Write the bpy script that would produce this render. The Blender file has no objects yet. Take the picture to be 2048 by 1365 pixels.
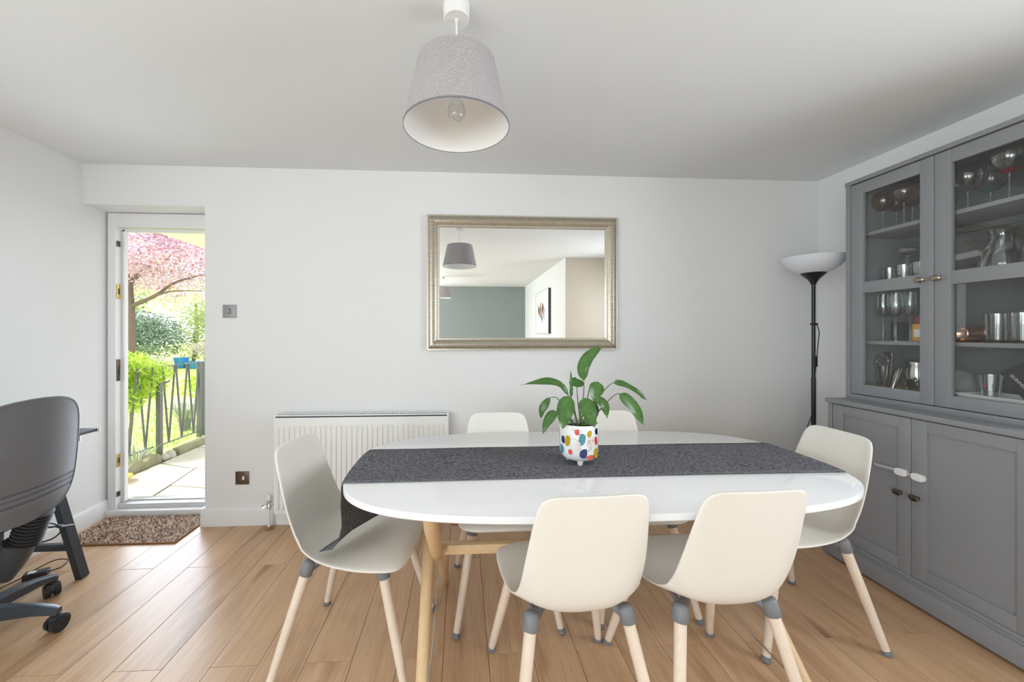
import bpy, bmesh, math, random
import numpy as np
from mathutils import Vector, Matrix
PI = math.pi
rnd = random.Random(7)
C = bpy.context.scene.collection
S = bpy.context.scene

# ------------------------------------------------------------------ camera, sky, sun, lamps, exposure
cam_d = bpy.data.cameras.new('camera'); cam = bpy.data.objects.new('camera', cam_d); C.objects.link(cam)
cam.location = (0, 0, 1.26); cam.rotation_euler = (PI/2, 0, -0.0590)
cam_d.sensor_width = 36; cam_d.lens = 36*781/2048
cam_d.shift_x = (1024-968.3)/2048; cam_d.shift_y = (667.2-682.5)/2048
cam_d.clip_start = 0.02; S.camera = cam

w = bpy.data.worlds.new('sky'); S.world = w; w.use_nodes = True
bg = w.node_tree.nodes['Background']; bg.inputs[0].default_value = (0.93, 0.96, 1.0, 1); bg.inputs[1].default_value = 2.3

def sun(name, rot, energy, angle, col):
    d = bpy.data.lights.new(name, 'SUN'); d.energy = energy; d.angle = angle; d.color = col
    o = bpy.data.objects.new(name, d); o.rotation_euler = rot; C.objects.link(o)
dirv = Vector((0.55, 0.42, -1.0))
sun('hazy_sun', dirv.to_track_quat('-Z', 'Y').to_euler(), 5.0, 0.12, (1, .97, .9))

def area(name, loc, direction, sx, sy, power, col=(1, 1, 1)):
    d = bpy.data.lights.new(name, 'AREA'); d.shape = 'RECTANGLE'; d.size = sx; d.size_y = sy; d.energy = power; d.color = col
    o = bpy.data.objects.new(name, d); o.location = loc
    o.rotation_euler = Vector(direction).to_track_quat('-Z', 'Y').to_euler(); C.objects.link(o); return d
area('window_daylight', (-2.47, -0.72, 1.55), (1, 0.1, 0.1), 1.55, 1.05, 32, (.85, .935, 1))
area('added_patio_fill', (-2.47, -2.75, 1.05), (1, 0.55, 0.1), 1.5, 1.95, 82, (.85, .935, 1))  # fill lamp added at an invented patio door to brighten the room
area('added_rear_fill', (-1.5, -3.83, 1.08), (0.55, 1, 0.12), 1.7, 1.95, 30, (.85, .935, 1))  # added fill from behind the camera, evens out the back wall
area('added_side_fill', (2.6, .45, 1.55), (-1, 0.1, -0.12), 1.0, 1.05, 24, (.88, .94, 1)).spread = 2.3  # added fill from the right, at an invented window
area('doorway_daylight', (-2.05, 2.93, 1.0), (0.4, -1, -0.08), 0.6, 1.8, 13, (.70, .83, 1)).spread = 1.9

S.view_settings.view_transform = 'Standard'; S.view_settings.look = 'None'
S.view_settings.gamma = 1; S.view_settings.use_curve_mapping = False
S.view_settings.exposure = -0.12
S.cycles.use_denoising = True
S.cycles.max_bounces = 12; S.cycles.diffuse_bounces = 6; S.cycles.transparent_max_bounces = 24
S.cycles.sample_clamp_indirect = 6

# ------------------------------------------------------------------ materials
def srgb(r, g, b):
    f = lambda c: (c/255/12.92 if c/255 <= .04045 else ((c/255+.055)/1.055)**2.4)
    return (f(r), f(g), f(b), 1)

def mat(name, col, rough=.5, metal=0.0, var=.04, vscale=6, bump=0.0, bscale=200, spec=.5, coat=0.0, stretch=None):
    m = bpy.data.materials.new(name); m.use_nodes = True
    nt = m.node_tree; N = nt.nodes; L = nt.links; b = N['Principled BSDF']
    c = col if len(col) == 4 else (*col, 1)
    b.inputs['Roughness'].default_value = rough; b.inputs['Metallic'].default_value = metal
    b.inputs['Specular IOR Level'].default_value = spec; b.inputs['Coat Weight'].default_value = coat
    tc = N.new('ShaderNodeTexCoord'); mp = N.new('ShaderNodeMapping'); L.new(tc.outputs['Object'], mp.inputs[0])
    if stretch: mp.inputs['Scale'].default_value = stretch
    n = N.new('ShaderNodeTexNoise'); n.inputs['Scale'].default_value = vscale; n.inputs['Detail'].default_value = 4
    L.new(mp.outputs[0], n.inputs[0])
    r = N.new('ShaderNodeMixRGB'); r.inputs[1].default_value = tuple(x*(1-var) for x in c[:3])+(1,)
    r.inputs[2].default_value = tuple(min(1, x*(1+var)) for x in c[:3])+(1,)
    L.new(n.outputs[0], r.inputs[0]); L.new(r.outputs[0], b.inputs['Base Color'])
    if bump:
        n2 = N.new('ShaderNodeTexNoise'); n2.inputs['Scale'].default_value = bscale; n2.inputs['Detail'].default_value = 3
        L.new(mp.outputs[0], n2.inputs[0])
        bp = N.new('ShaderNodeBump'); bp.inputs['Strength'].default_value = bump; bp.inputs['Distance'].default_value = .002
        L.new(n2.outputs[0], bp.inputs['Height']); L.new(bp.outputs[0], b.inputs['Normal'])
    return m

def glass_mat(name, tint=(1, 1, 1), base=.05, edge=.55, rough=0.0, blend=.22):
    m = bpy.data.materials.new(name); m.use_nodes = True
    nt = m.node_tree; N = nt.nodes; L = nt.links; N.remove(N['Principled BSDF'])
    out = N['Material Output']
    t = N.new('ShaderNodeBsdfTransparent'); t.inputs[0].default_value = (*tint, 1)
    g = N.new('ShaderNodeBsdfGlossy'); g.inputs['Roughness'].default_value = rough
    lw = N.new('ShaderNodeLayerWeight'); lw.inputs[0].default_value = blend
    mr = N.new('ShaderNodeMapRange'); mr.inputs['To Min'].default_value = base; mr.inputs['To Max'].default_value = edge
    L.new(lw.outputs['Facing'], mr.inputs[0])
    x = N.new('ShaderNodeMixShader'); L.new(mr.outputs[0], x.inputs[0]); L.new(t.outputs[0], x.inputs[1]); L.new(g.outputs[0], x.inputs[2])
    L.new(x.outputs[0], out.inputs[0])
    return m

def wood_mat(name, dark, mid, light, rough=.35, random_shift=True, sx=28, sy=1.6, spec=.5, tone=.22, knots=True):
    m = bpy.data.materials.new(name); m.use_nodes = True
    nt = m.node_tree; N = nt.nodes; L = nt.links; b = N['Principled BSDF']
    tc = N.new('ShaderNodeTexCoord'); oi = N.new('ShaderNodeObjectInfo')
    add = N.new('ShaderNodeVectorMath'); add.operation = 'MULTIPLY_ADD'
    add.inputs[1].default_value = (1, 1, 1); L.new(tc.outputs['Object'], add.inputs[0])
    sc = N.new('ShaderNodeVectorMath'); sc.operation = 'SCALE'; sc.inputs[0].default_value = (37.1, 91.7, 53.3)
    if random_shift: L.new(oi.outputs['Random'], sc.inputs['Scale'])
    else: sc.inputs['Scale'].default_value = 0
    L.new(sc.outputs[0], add.inputs[2])
    mp = N.new('ShaderNodeMapping'); mp.inputs['Scale'].default_value = (sx, sy, sx); L.new(add.outputs[0], mp.inputs[0])
    n1 = N.new('ShaderNodeTexNoise'); n1.inputs['Scale'].default_value = 1; n1.inputs['Detail'].default_value = 8
    n1.inputs['Roughness'].default_value = .62; n1.inputs['Distortion'].default_value = .5; L.new(mp.outputs[0], n1.inputs[0])
    mp2 = N.new('ShaderNodeMapping'); mp2.inputs['Scale'].default_value = (sx*13, sy*3.5, sx*13); L.new(add.outputs[0], mp2.inputs[0])
    n2 = N.new('ShaderNodeTexNoise'); n2.inputs['Scale'].default_value = 1; n2.inputs['Detail'].default_value = 4; L.new(mp2.outputs[0], n2.inputs[0])
    mp3 = N.new('ShaderNodeMapping'); mp3.inputs['Scale'].default_value = (9, 1.3, 9); L.new(add.outputs[0], mp3.inputs[0])
    n3 = N.new('ShaderNodeTexNoise'); n3.inputs['Scale'].default_value = 1; n3.inputs['Detail'].default_value = 3; L.new(mp3.outputs[0], n3.inputs[0])
    r = N.new('ShaderNodeValToRGB'); e = r.color_ramp.elements
    e[0].position = .2; e[0].color = dark; e[1].position = .76; e[1].color = light
    k = e.new(.47); k.color = mid
    mx = N.new('ShaderNodeMath'); mx.operation = 'MULTIPLY_ADD'; L.new(n2.outputs[0], mx.inputs[0]); mx.inputs[1].default_value = .5
    sb = N.new('ShaderNodeMath'); sb.operation = 'MULTIPLY_ADD'; L.new(n1.outputs[0], sb.inputs[0]); sb.inputs[1].default_value = .62; sb.inputs[2].default_value = -.06
    L.new(sb.outputs[0], mx.inputs[2]); L.new(mx.outputs[0], r.inputs[0])
    col = r.outputs[0]
    if knots:
        rk = N.new('ShaderNodeValToRGB'); ek = rk.color_ramp.elements
        ek[0].position = .60; ek[0].color = (1, 1, 1, 1); ek[1].position = .74; ek[1].color = (.58, .5, .45, 1)
        L.new(n3.outputs[0], rk.inputs[0])
        mk = N.new('ShaderNodeMixRGB'); mk.blend_type = 'MULTIPLY'; mk.inputs[0].default_value = 1
        L.new(col, mk.inputs[1]); L.new(rk.outputs[0], mk.inputs[2]); col = mk.outputs[0]
    hs = N.new('ShaderNodeHueSaturation'); L.new(col, hs.inputs['Color'])
    mr = N.new('ShaderNodeMapRange'); mr.inputs['To Min'].default_value = 1-tone*.5; mr.inputs['To Max'].default_value = 1+tone*.5
    L.new(oi.outputs['Random'], mr.inputs[0])
    if random_shift: L.new(mr.outputs[0], hs.inputs['Value'])
    L.new(hs.outputs[0], b.inputs['Base Color'])
    b.inputs['Roughness'].default_value = rough; b.inputs['Specular IOR Level'].default_value = spec
    bp = N.new('ShaderNodeBump'); bp.inputs['Strength'].default_value = .12; bp.inputs['Distance'].default_value = .001
    L.new(n2.outputs[0], bp.inputs['Height']); L.new(bp.outputs[0], b.inputs['Normal'])
    return m

def weave_mat(name, dark, light, s=420, rough=.9):
    m = bpy.data.materials.new(name); m.use_nodes = True
    nt = m.node_tree; N = nt.nodes; L = nt.links; b = N['Principled BSDF']
    tc = N.new('ShaderNodeTexCoord')
    outs = []
    for sc in ((s, s*.16, s), (s*.16, s, s)):
        mp = N.new('ShaderNodeMapping'); mp.inputs['Scale'].default_value = sc; L.new(tc.outputs['Object'], mp.inputs[0])
        n = N.new('ShaderNodeTexNoise'); n.inputs['Scale'].default_value = 1; n.inputs['Detail'].default_value = 3; L.new(mp.outputs[0], n.inputs[0]); outs.append(n)
    mm = N.new('ShaderNodeMath'); mm.operation = 'ADD'; L.new(outs[0].outputs[0], mm.inputs[0]); L.new(outs[1].outputs[0], mm.inputs[1])
    r = N.new('ShaderNodeValToRGB'); r.color_ramp.elements[0].position = .41; r.color_ramp.elements[1].position = .6
    hf = N.new('ShaderNodeMath'); hf.operation = 'MULTIPLY'; hf.inputs[1].default_value = .5; L.new(mm.outputs[0], hf.inputs[0])
    r.color_ramp.elements[0].color = dark; r.color_ramp.elements[1].color = light; L.new(hf.outputs[0], r.inputs[0])
    L.new(r.outputs[0], b.inputs['Base Color']); b.inputs['Roughness'].default_value = rough; b.inputs['Specular IOR Level'].default_value = .2
    bp = N.new('ShaderNodeBump'); bp.inputs['Strength'].default_value = .4; bp.inputs['Distance'].default_value = .001
    L.new(hf.outputs[0], bp.inputs['Height']); L.new(bp.outputs[0], b.inputs['Normal'])
    return m

def leaf_mat(name, a, b_, rough=.5, trans=.25):
    m = bpy.data.materials.new(name); m.use_nodes = True
    nt = m.node_tree; N = nt.nodes; L = nt.links; b = N['Principled BSDF']
    at = N.new('ShaderNodeAttribute'); at.attribute_name = 'tone'
    r = N.new('ShaderNodeMixRGB'); r.inputs[1].default_value = a; r.inputs[2].default_value = b_; L.new(at.outputs['Fac'], r.inputs[0])
    L.new(r.outputs[0], b.inputs['Base Color']); b.inputs['Roughness'].default_value = rough
    t = N.new('ShaderNodeBsdfTranslucent'); L.new(r.outputs[0], t.inputs[0])
    x = N.new('ShaderNodeMixShader'); x.inputs[0].default_value = trans
    L.new(b.outputs[0], x.inputs[1]); L.new(t.outputs[0], x.inputs[2]); L.new(x.outputs[0], N['Material Output'].inputs[0])
    return m

M = dict(
    wall=mat('wall_paint', (.795, .80, .80), .85, var=.01, vscale=2, bump=.05, bscale=120, spec=.2),
    ceil=mat('ceiling_paint', (.78, .80, .815), .9, var=.01, vscale=2, bump=.05, bscale=90, spec=.15),
    sage=mat('sage_wall_paint', (.30, .34, .34), .85, var=.02, spec=.2),
    beige=mat('beige_wall_paint', (.60, .53, .44), .85, var=.02, spec=.2),
    trim=mat('white_gloss_trim', (.82, .82, .82), .35, var=.01),
    radm=mat('white_enamel', (.82, .82, .81), .3, var=.01),
    oak=wood_mat('oak_floor', srgb(166, 129, 96), srgb(196, 158, 122), srgb(218, 185, 150), .32, sx=17, sy=1.5, tone=.13),
    gapm=mat('dark_joint', (.10, .065, .04), .9),  # dark brown base showing in the plank joints
    table=mat('white_lacquer', (.86, .86, .87), .07, var=.004, spec=.6),
    plastic=mat('offwhite_plastic', (.80, .775, .715), .42, var=.02, vscale=3, bump=.08, bscale=500),
    pale=wood_mat('whitewashed_birch', srgb(216, 198, 179), srgb(225, 208, 190), srgb(232, 217, 200), .5, sx=14, sy=14, tone=.06, knots=False),
    birch=wood_mat('birch', srgb(206, 172, 128), srgb(220, 189, 147), srgb(229, 202, 162), .42, sx=14, sy=14, tone=.06, knots=False),
    greyp=mat('grey_plastic', srgb(122, 125, 131), .5, var=.03, vscale=30),
    runner=weave_mat('charcoal_weave', srgb(54, 54, 58), srgb(134, 134, 140)),
    hem=mat('charcoal_hem', srgb(60, 60, 64), .9),
    cab=mat('grey_cabinet_paint', srgb(136, 138, 142), .45, var=.04, vscale=3, bump=.12, bscale=60, stretch=(1, 1, .12)),
    cabin=mat('grey_cabinet_interior', srgb(112, 114, 117), .55, var=.03),
    knob=mat('dark_pewter', (.12, .105, .095), .28, 1, var=.1),
    brassk=mat('aged_brass', (.42, .38, .29), .25, 1, var=.1),
    pane=glass_mat('cabinet_pane', (.97, .98, .975), .022, .6, 0, .10),
    clear=glass_mat('clear_glass', (.955, .965, .965), .085, .9, 0, .3),
    cutglass=glass_mat('cut_glass', (.93, .95, .95), .2, .9, .04, .3),
    rose=glass_mat('rose_glass', (.74, .44, .37), .12, .6),
    redg=mat('red_glass', (.50, .012, .05), .12),
    tealg=mat('teal_glass', (.012, .30, .30), .12),
    winpane=glass_mat('window_pane', (.98, .99, .985), .04, .5),
    mirror=mat('mirror_silver', (.93, .94, .93), .0, 1, var=0),
    frame=mat('champagne_silver', srgb(206, 199, 184), .32, .8, var=.05, vscale=20),
    blackm=mat('black_metal', (.012, .012, .013), .35, .0, var=.1),
    blackp=mat('black_plastic', (.02, .02, .022), .5, var=.1),
    chairg=mat('charcoal_shell', srgb(104, 105, 109), .55, var=.08, vscale=40, bump=.35, bscale=900),
    deskm=mat('dark_grey_lacquer', srgb(58, 62, 68), .4, var=.05),
    deskleg=mat('dark_grey_metal', srgb(66, 72, 80), .4, .2, var=.05),
    chrome=mat('chrome', (.75, .75, .76), .12, 1, var=.02),
    steel=mat('brushed_steel', (.62, .61, .58), .22, 1, var=.08, vscale=60),
    copper=mat('copper', (.75, .40, .27), .25, 1, var=.08),
    bowl=mat('opal_plastic', (.70, .73, .79), .4, var=.01),
    shade=weave_mat('grey_linen', srgb(158, 153, 155), srgb(186, 181, 183), 500),
    shadein=mat('white_shade_lining', (.85, .85, .84), .6, var=.01),
    ceramic=mat('white_ceramic', (.86, .86, .85), .12, var=.01),
    soil=mat('potting_soil', (.03, .02, .014), .95, var=.4, vscale=80, bump=.5),
    leaf=leaf_mat('glossy_green_leaf', srgb(44, 80, 38), srgb(84, 126, 56), .32, .12),
    stem=mat('leaf_stalk', srgb(88, 112, 58), .5, var=.1),
    mat=mat('coir_mat', srgb(142, 116, 100), .95, var=.55, vscale=260, bump=.8, bscale=260, spec=.1),
    satin=mat('satin_chrome', srgb(150, 150, 150), .5, .6, var=.03),
    bronze=mat('bronze_plate', srgb(104, 90, 76), .35, .7, var=.05),
    brass=mat('brass', srgb(206, 178, 96), .3, .9, var=.05),
    cork=mat('brown_collar', srgb(150, 104, 66), .5),
    tray=mat('bamboo', srgb(186, 142, 88), .5, var=.08),
    yellow=mat('yellow_tin', srgb(226, 170, 40), .35), redt=mat('red_tin', srgb(140, 30, 28), .35),
    whitep=mat('white_print', (.85, .85, .85), .5), blackc=mat('black_card', srgb(34, 33, 36), .6),
    knit=mat('grey_knit', srgb(140, 140, 138), .95, var=.3, vscale=160, bump=.9, bscale=260),
    green=mat('green_plastic', srgb(40, 110, 70), .4),
    frost=glass_mat('frosted_pane', (.9, .9, .9), .3, .6, .3),
    strap=mat('pale_grey_strap', srgb(176, 178, 181), .35), lock=mat('white_lock', (.84, .84, .85), .35),
    # garden
    lawn=mat('lawn_grass', srgb(204, 218, 142), .9, var=.28, vscale=9, bump=.5, bscale=60, spec=.1),
    grass=leaf_mat('grass_blade', srgb(150, 184, 84), srgb(205, 222, 140), .6, .3),
    stone=mat('flagstone', srgb(208, 202, 192), .85, var=.16, vscale=5, bump=.5, bscale=30),
    kerb=mat('mossy_concrete', srgb(150, 148, 120), .9, var=.35, vscale=12, bump=.6, bscale=50),
    earth=mat('earth', srgb(96, 78, 62), .95, var=.3, vscale=14, bump=.6, bscale=50),
    iron=mat('grey_black_iron', srgb(116, 120, 118), .5, .2, var=.15),
    bark=mat('bark', srgb(120, 104, 98), .9, var=.35, vscale=14, bump=.6, bscale=40, stretch=(1, 1, .25)),
    plum=leaf_mat('plum_leaf', srgb(198, 166, 196), srgb(247, 230, 243), .5, .5),
    plum2=leaf_mat('bronze_leaf', srgb(190, 120, 96), srgb(226, 170, 150), .5, .4),
    maple=leaf_mat('lime_leaf', srgb(168, 204, 60), srgb(222, 240, 120), .5, .4),
    dark=leaf_mat('dark_green_leaf', srgb(112, 140, 126), srgb(178, 200, 182), .5, .2),
    mid=leaf_mat('pale_green_leaf', srgb(150, 178, 116), srgb(222, 232, 190), .5, .35),
    yel=leaf_mat('yellow_green_leaf', srgb(186, 196, 100), srgb(240, 240, 190), .5, .4),
    white=leaf_mat('white_blossom', srgb(225, 215, 205), srgb(250, 246, 240), .6, .3),
    silver=leaf_mat('grey_green_blade', srgb(168, 182, 166), srgb(232, 234, 224), .6, .2),
    blue=mat('blue_glaze', srgb(70, 150, 205), .25, var=.05),
    potdark=mat('dark_pot', srgb(134, 136, 142), .6),
    soffit=mat('cream_soffit', srgb(240, 240, 246), .8, var=.02),
    brickw=mat('outer_render', (.7, .68, .62), .9),
    pebble=mat('pale_pebble', srgb(190, 186, 176), .8, var=.2, vscale=20),
    yplastic=mat('yellow_plastic', srgb(240, 190, 60), .4),
)
dots = [M['whitep'], mat('coral', srgb(226, 92, 84), .15), mat('mustard', srgb(190, 158, 34), .15), mat('dusty_teal', srgb(88, 146, 160), .15),
        mat('navy', srgb(52, 58, 104), .15), mat('red_spot', srgb(206, 52, 44), .15), mat('blush', srgb(226, 212, 208), .15), mat('black_dot', (.03, .03, .03), .3),
        mat('deep_navy', srgb(28, 38, 76), .15)]

# ------------------------------------------------------------------ mesh builder
class MB:
    def __init__(s): s.v = []; s.f = []; s.mi = []; s.cur = 0
    def add(s, vs, fs):
        o = len(s.v); s.v += [tuple(p) for p in vs]; s.f += [tuple(i+o for i in q) for q in fs]; s.mi += [s.cur]*len(fs); return s
    def box(s, x0, x1, y0, y1, z0, z1, b=0.0):
        if x0 > x1: x0, x1 = x1, x0
        if y0 > y1: y0, y1 = y1, y0
        if z0 > z1: z0, z1 = z1, z0
        if b <= 0:
            v = [(x, y, z) for z in (z0, z1) for y in (y0, y1) for x in (x0, x1)]
            return s.add(v, [(0, 2, 3, 1), (4, 5, 7, 6), (0, 1, 5, 4), (2, 6, 7, 3), (0, 4, 6, 2), (1, 3, 7, 5)])
        b = min(b, (x1-x0)*.45, (y1-y0)*.45, (z1-z0)*.45)
        bm = bmesh.new(); bmesh.ops.create_cube(bm, size=1)
        bmesh.ops.scale(bm, vec=(x1-x0, y1-y0, z1-z0), verts=bm.verts)
        bmesh.ops.translate(bm, vec=((x0+x1)/2, (y0+y1)/2, (z0+z1)/2), verts=bm.verts)
        bmesh.ops.bevel(bm, geom=bm.edges[:], offset=b, segments=2, affect='EDGES', profile=.6)
        bm.verts.index_update(); s.add([q.co[:] for q in bm.verts], [[q.index for q in fc.verts] for fc in bm.faces]); bm.free(); return s
    def tube(s, pts, rad, n=12, cap=True, flat=1.0):
        pts = [Vector(p) for p in pts]; k = len(pts)
        if not hasattr(rad, '__len__'): rad = [rad]*k
        vs = []; prev = None
        for i, p in enumerate(pts):
            t = (pts[min(i+1, k-1)]-pts[max(i-1, 0)]).normalized()
            if prev is None:
                a = Vector((0, 0, 1)) if abs(t.z) < .9 else Vector((0, 1, 0)); u = t.cross(a).normalized()
            else:
                u = (prev-t*prev.dot(t)).normalized()
            prev = u; vv = t.cross(u)
            for j in range(n):
                q = 2*PI*j/n; vs.append(p+(u*math.cos(q)+vv*math.sin(q)*flat)*rad[i])
        fs = [(i*n+j, i*n+(j+1) % n, (i+1)*n+(j+1) % n, (i+1)*n+j) for i in range(k-1) for j in range(n)]
        if cap: fs += [tuple(range(n-1, -1, -1)), tuple((k-1)*n+j for j in range(n))]
        return s.add(vs, fs)
    def lathe(s, prof, n=24, c=(0, 0, 0), rot=None, closed=False):
        vs = []; k = len(prof)
        for r, z in prof:
            for j in range(n):
                q = 2*PI*j/n; p = Vector((max(r, 1e-5)*math.cos(q), max(r, 1e-5)*math.sin(q), z))
                if rot: p = rot @ p
                vs.append(p+Vector(c))
        fs = [(i*n+j, i*n+(j+1) % n, (i+1)*n+(j+1) % n, (i+1)*n+j) for i in range(k-1) for j in range(n)]
        if closed: fs += [((k-1)*n+j, (k-1)*n+(j+1) % n, (j+1) % n, j) for j in range(n)]
        return s.add(vs, fs)
    def prism(s, poly, z0, z1, axis='z'):
        n = len(poly); f3 = {'z': lambda a, b, c: (a, b, c), 'x': lambda a, b, c: (c, a, b), 'y': lambda a, b, c: (a, c, b)}[axis]
        vs = [f3(a, b, z0) for a, b in poly]+[f3(a, b, z1) for a, b in poly]
        return s.add(vs, [tuple(range(n-1, -1, -1)), tuple(range(n, 2*n))]+[(i, (i+1) % n, n+(i+1) % n, n+i) for i in range(n)])
    def grid(s, P):
        a = len(P); b = len(P[0])
        return s.add([p for r in P for p in r], [(i*b+j, i*b+j+1, (i+1)*b+j+1, (i+1)*b+j) for i in range(a-1) for j in range(b-1)])
    def sphere(s, c, r, n=12, m=8):
        rx, ry, rz = r if hasattr(r, '__len__') else (r, r, r)
        vs = [(c[0]+rx*math.sin(PI*max(.02, min(i/m, .98)))*math.cos(2*PI*j/n), c[1]+ry*math.sin(PI*max(.02, min(i/m, .98)))*math.sin(2*PI*j/n), c[2]-rz*math.cos(PI*i/m)) for i in range(m+1) for j in range(n)]
        fs = [(i*n+j, i*n+(j+1) % n, (i+1)*n+(j+1) % n, (i+1)*n+j) for i in range(m) for j in range(n)]+[tuple(range(n-1, -1, -1)), tuple(m*n+j for j in range(n))]
        return s.add(vs, fs)
    def mesh(s, name, mats, smooth=35):
        me = bpy.data.meshes.new(name); me.from_pydata(s.v, [], s.f)
        for q in (mats if isinstance(mats, list) else [mats]): me.materials.append(q)
        if isinstance(mats, list): me.polygons.foreach_set('material_index', s.mi)
        if smooth:
            me.polygons.foreach_set('use_smooth', [True]*len(me.polygons)); me.set_sharp_from_angle(angle=math.radians(smooth))
        me.validate(); me.update(); return me
    def build(s, name, mats, parent=None, smooth=35, loc=None, fix=False):
        me = s.mesh(name, mats, smooth)
        if fix:
            bm = bmesh.new(); bm.from_mesh(me); bmesh.ops.remove_doubles(bm, verts=bm.verts, dist=1e-5); bmesh.ops.recalc_face_normals(bm, faces=bm.faces); bm.to_mesh(me); bm.free()
        o = bpy.data.objects.new(name, me); C.objects.link(o)
        if parent: o.parent = parent
        if loc: o.location = loc
        return o

def tag(o, label=None, cat=None, group=None, kind=None):
    if label: o['label'] = label
    if cat: o['category'] = cat
    if group: o['group'] = group
    if kind: o['kind'] = kind
    return o
def thing(name, label, cat, loc=(0, 0, 0), rz=0, group=None):
    o = bpy.data.objects.new(name, None); C.objects.link(o); o.location = loc; o.rotation_euler = (0, 0, rz); o.empty_display_size = .05
    return tag(o, label, cat, group)
def struct(name, mb, m, parent=None, smooth=0):
    o = mb.build(name, m, parent, smooth)
    if not parent: o['kind'] = 'structure'
    return o
def dup(root, loc, rz, label=None):
    r = root.copy(); C.objects.link(r); r.location = loc; r.rotation_euler = (0, 0, rz)
    if label: r['label'] = label
    for ch in list(root.children):
        c = ch.copy(); C.objects.link(c); c.parent = r
        for g in list(ch.children):
            d = g.copy(); C.objects.link(d); d.parent = c
    return r
def inst(name, me, parent, loc=(0, 0, 0), rz=0):
    o = bpy.data.objects.new(name, me); C.objects.link(o); o.parent = parent; o.location = loc; o.rotation_euler = (0, 0, rz); return o
def catmull(pts, n):
    P = [np.array(p, float) for p in pts]; P = [2*P[0]-P[1]]+P+[2*P[-1]-P[-2]]; out = []
    k = len(P)-3
    for i in range(n+1):
        t = i/n*k; a = min(int(t), k-1); t -= a; p0, p1, p2, p3 = P[a:a+4]
        out.append(.5*((2*p1)+(-p0+p2)*t+(2*p0-5*p1+4*p2-p3)*t*t+(-p0+3*p1-3*p2+p3)*t**3))
    return out

# ------------------------------------------------------------------ room shell
XR, XL, D, H = 2.56, -2.43, 2.66, 2.353
fl = struct('floor', MB().box(-2.6, 2.75, -4.0, 2.95, -.12, -.014), M['gapm'])
PW, PL = 0.175, 1.32
pl_full = MB().box(-PW/2+.0007, PW/2-.0007, -PL/2+.0007, PL/2-.0007, -.013, 0, .0014).mesh('plank', M['oak'], 0)
x = -1.644-5*PW; col = 0
offs = {}
while x < XR:
    x0, x1 = max(x, -2.44), min(x+PW, XR)
    y = (2.19 if col % 2 == 0 else 1.53)+PL
    while y > -3.8:
        y0, y1 = max(y-PL, -3.8), min(y, 2.86)
        if y1-y0 > .02 and x1-x0 > .01:
            if x1-x0 > PW-.001 and y1-y0 > PL-.001: inst('plank', pl_full, fl, ((x0+x1)/2, (y0+y1)/2, 0))
            else:
                cx, cy = (x0+x1)/2, (y0+y1)/2
                MB().box(x0-cx+.0007, x1-cx-.0007, y0-cy+.0007, y1-cy-.0007, -.013, 0, .0014).build('plank', M['oak'], fl, 0, (cx, cy, 0))
        y -= PL
    x += PW; col += 1

wl = MB()
for y0, y1, z0, z1 in [(.36, D, 0, H), (-1.55, .36, 0, .98), (-1.55, .36, 2.1, H), (-1.95, -1.55, 0, H), (-3.55, -1.95, 2.1, H), (-3.9, -3.55, 0, H)]:
    wl.box(-2.62, XL, y0, y1, z0, z1)
struct('wall_left', wl, M['wall'])
wb = MB()
wb.box(-1.674, 2.75, D, 2.95, 0, H); wb.box(-2.62, -1.674, D, 2.95, 2.093, H); wb.box(-2.62, -2.44, D, 2.95, 0, 2.093)
struct('wall_back', wb, M['wall'])
struct('wall_right', MB().box(XR, 2.75, 1.0, D, 0, H).box(XR, 2.75, -.25, -.1, 0, H).box(XR, 2.75, -.1, 1.0, 0, .98).box(XR, 2.75, -.1, 1.0, 2.12, H), M['wall'])
struct('wall_return', MB().box(1.64, 2.75, -.40, -.2505, 0, H).box(1.5003, 2.75, -.2505, -.2485, 0, H), M['beige'])
struct('wall_inner', MB().box(1.5, 1.64, -3.9, -.2505, 0, H), M['wall'])
struct('wall_rear', MB().box(-.62, 1.5, -3.95, -3.8, 0, H).box(-2.62, -2.38, -3.95, -3.8, 0, H).box(-2.38, -.62, -3.95, -3.8, 2.08, H), M['sage'])
struct('ceiling', MB().box(-2.75, 2.8, -4.0, 3.0, H, H+.12), M['ceil'])

def skirting(name, segs, parent=None):
    mb = MB()
    for (ax, c, a0, a1, sgn) in segs:   # profile with a rounded top lip
        prof = [(0, 0), (.018, 0), (.018, .095), (.0155, .108), (.010, .118), (0, .12)]
        if ax == 'x': mb.prism([(c+sgn*p, z) for p, z in prof], a0, a1, 'y')
        else: mb.prism([(c+sgn*p, z) for p, z in prof], a0, a1, 'x')
    o = mb.build(name, M['trim'], None, 30, fix=True); o['kind'] = 'structure'
# prism axis 'y': poly (x,z) along y ; axis 'x': poly (y,z) along x
skirting('baseboard_back', [('y', D, -1.674-.018, XR, -1)])
skirting('baseboard_left', [('x', XL, -1.9, D+.03, 1)])
skirting('baseboard_recess', [('x', -2.44, D+.03, 2.83, 1), ])
skirting('baseboard_right', [('x', XR, -.25, D-.018, -1)])

MB().box(-1.6925, -1.6745, D-.0182, 2.80, 0, .118, .004).build('baseboard_reveal', M['trim'])['kind'] = 'structure'
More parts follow.
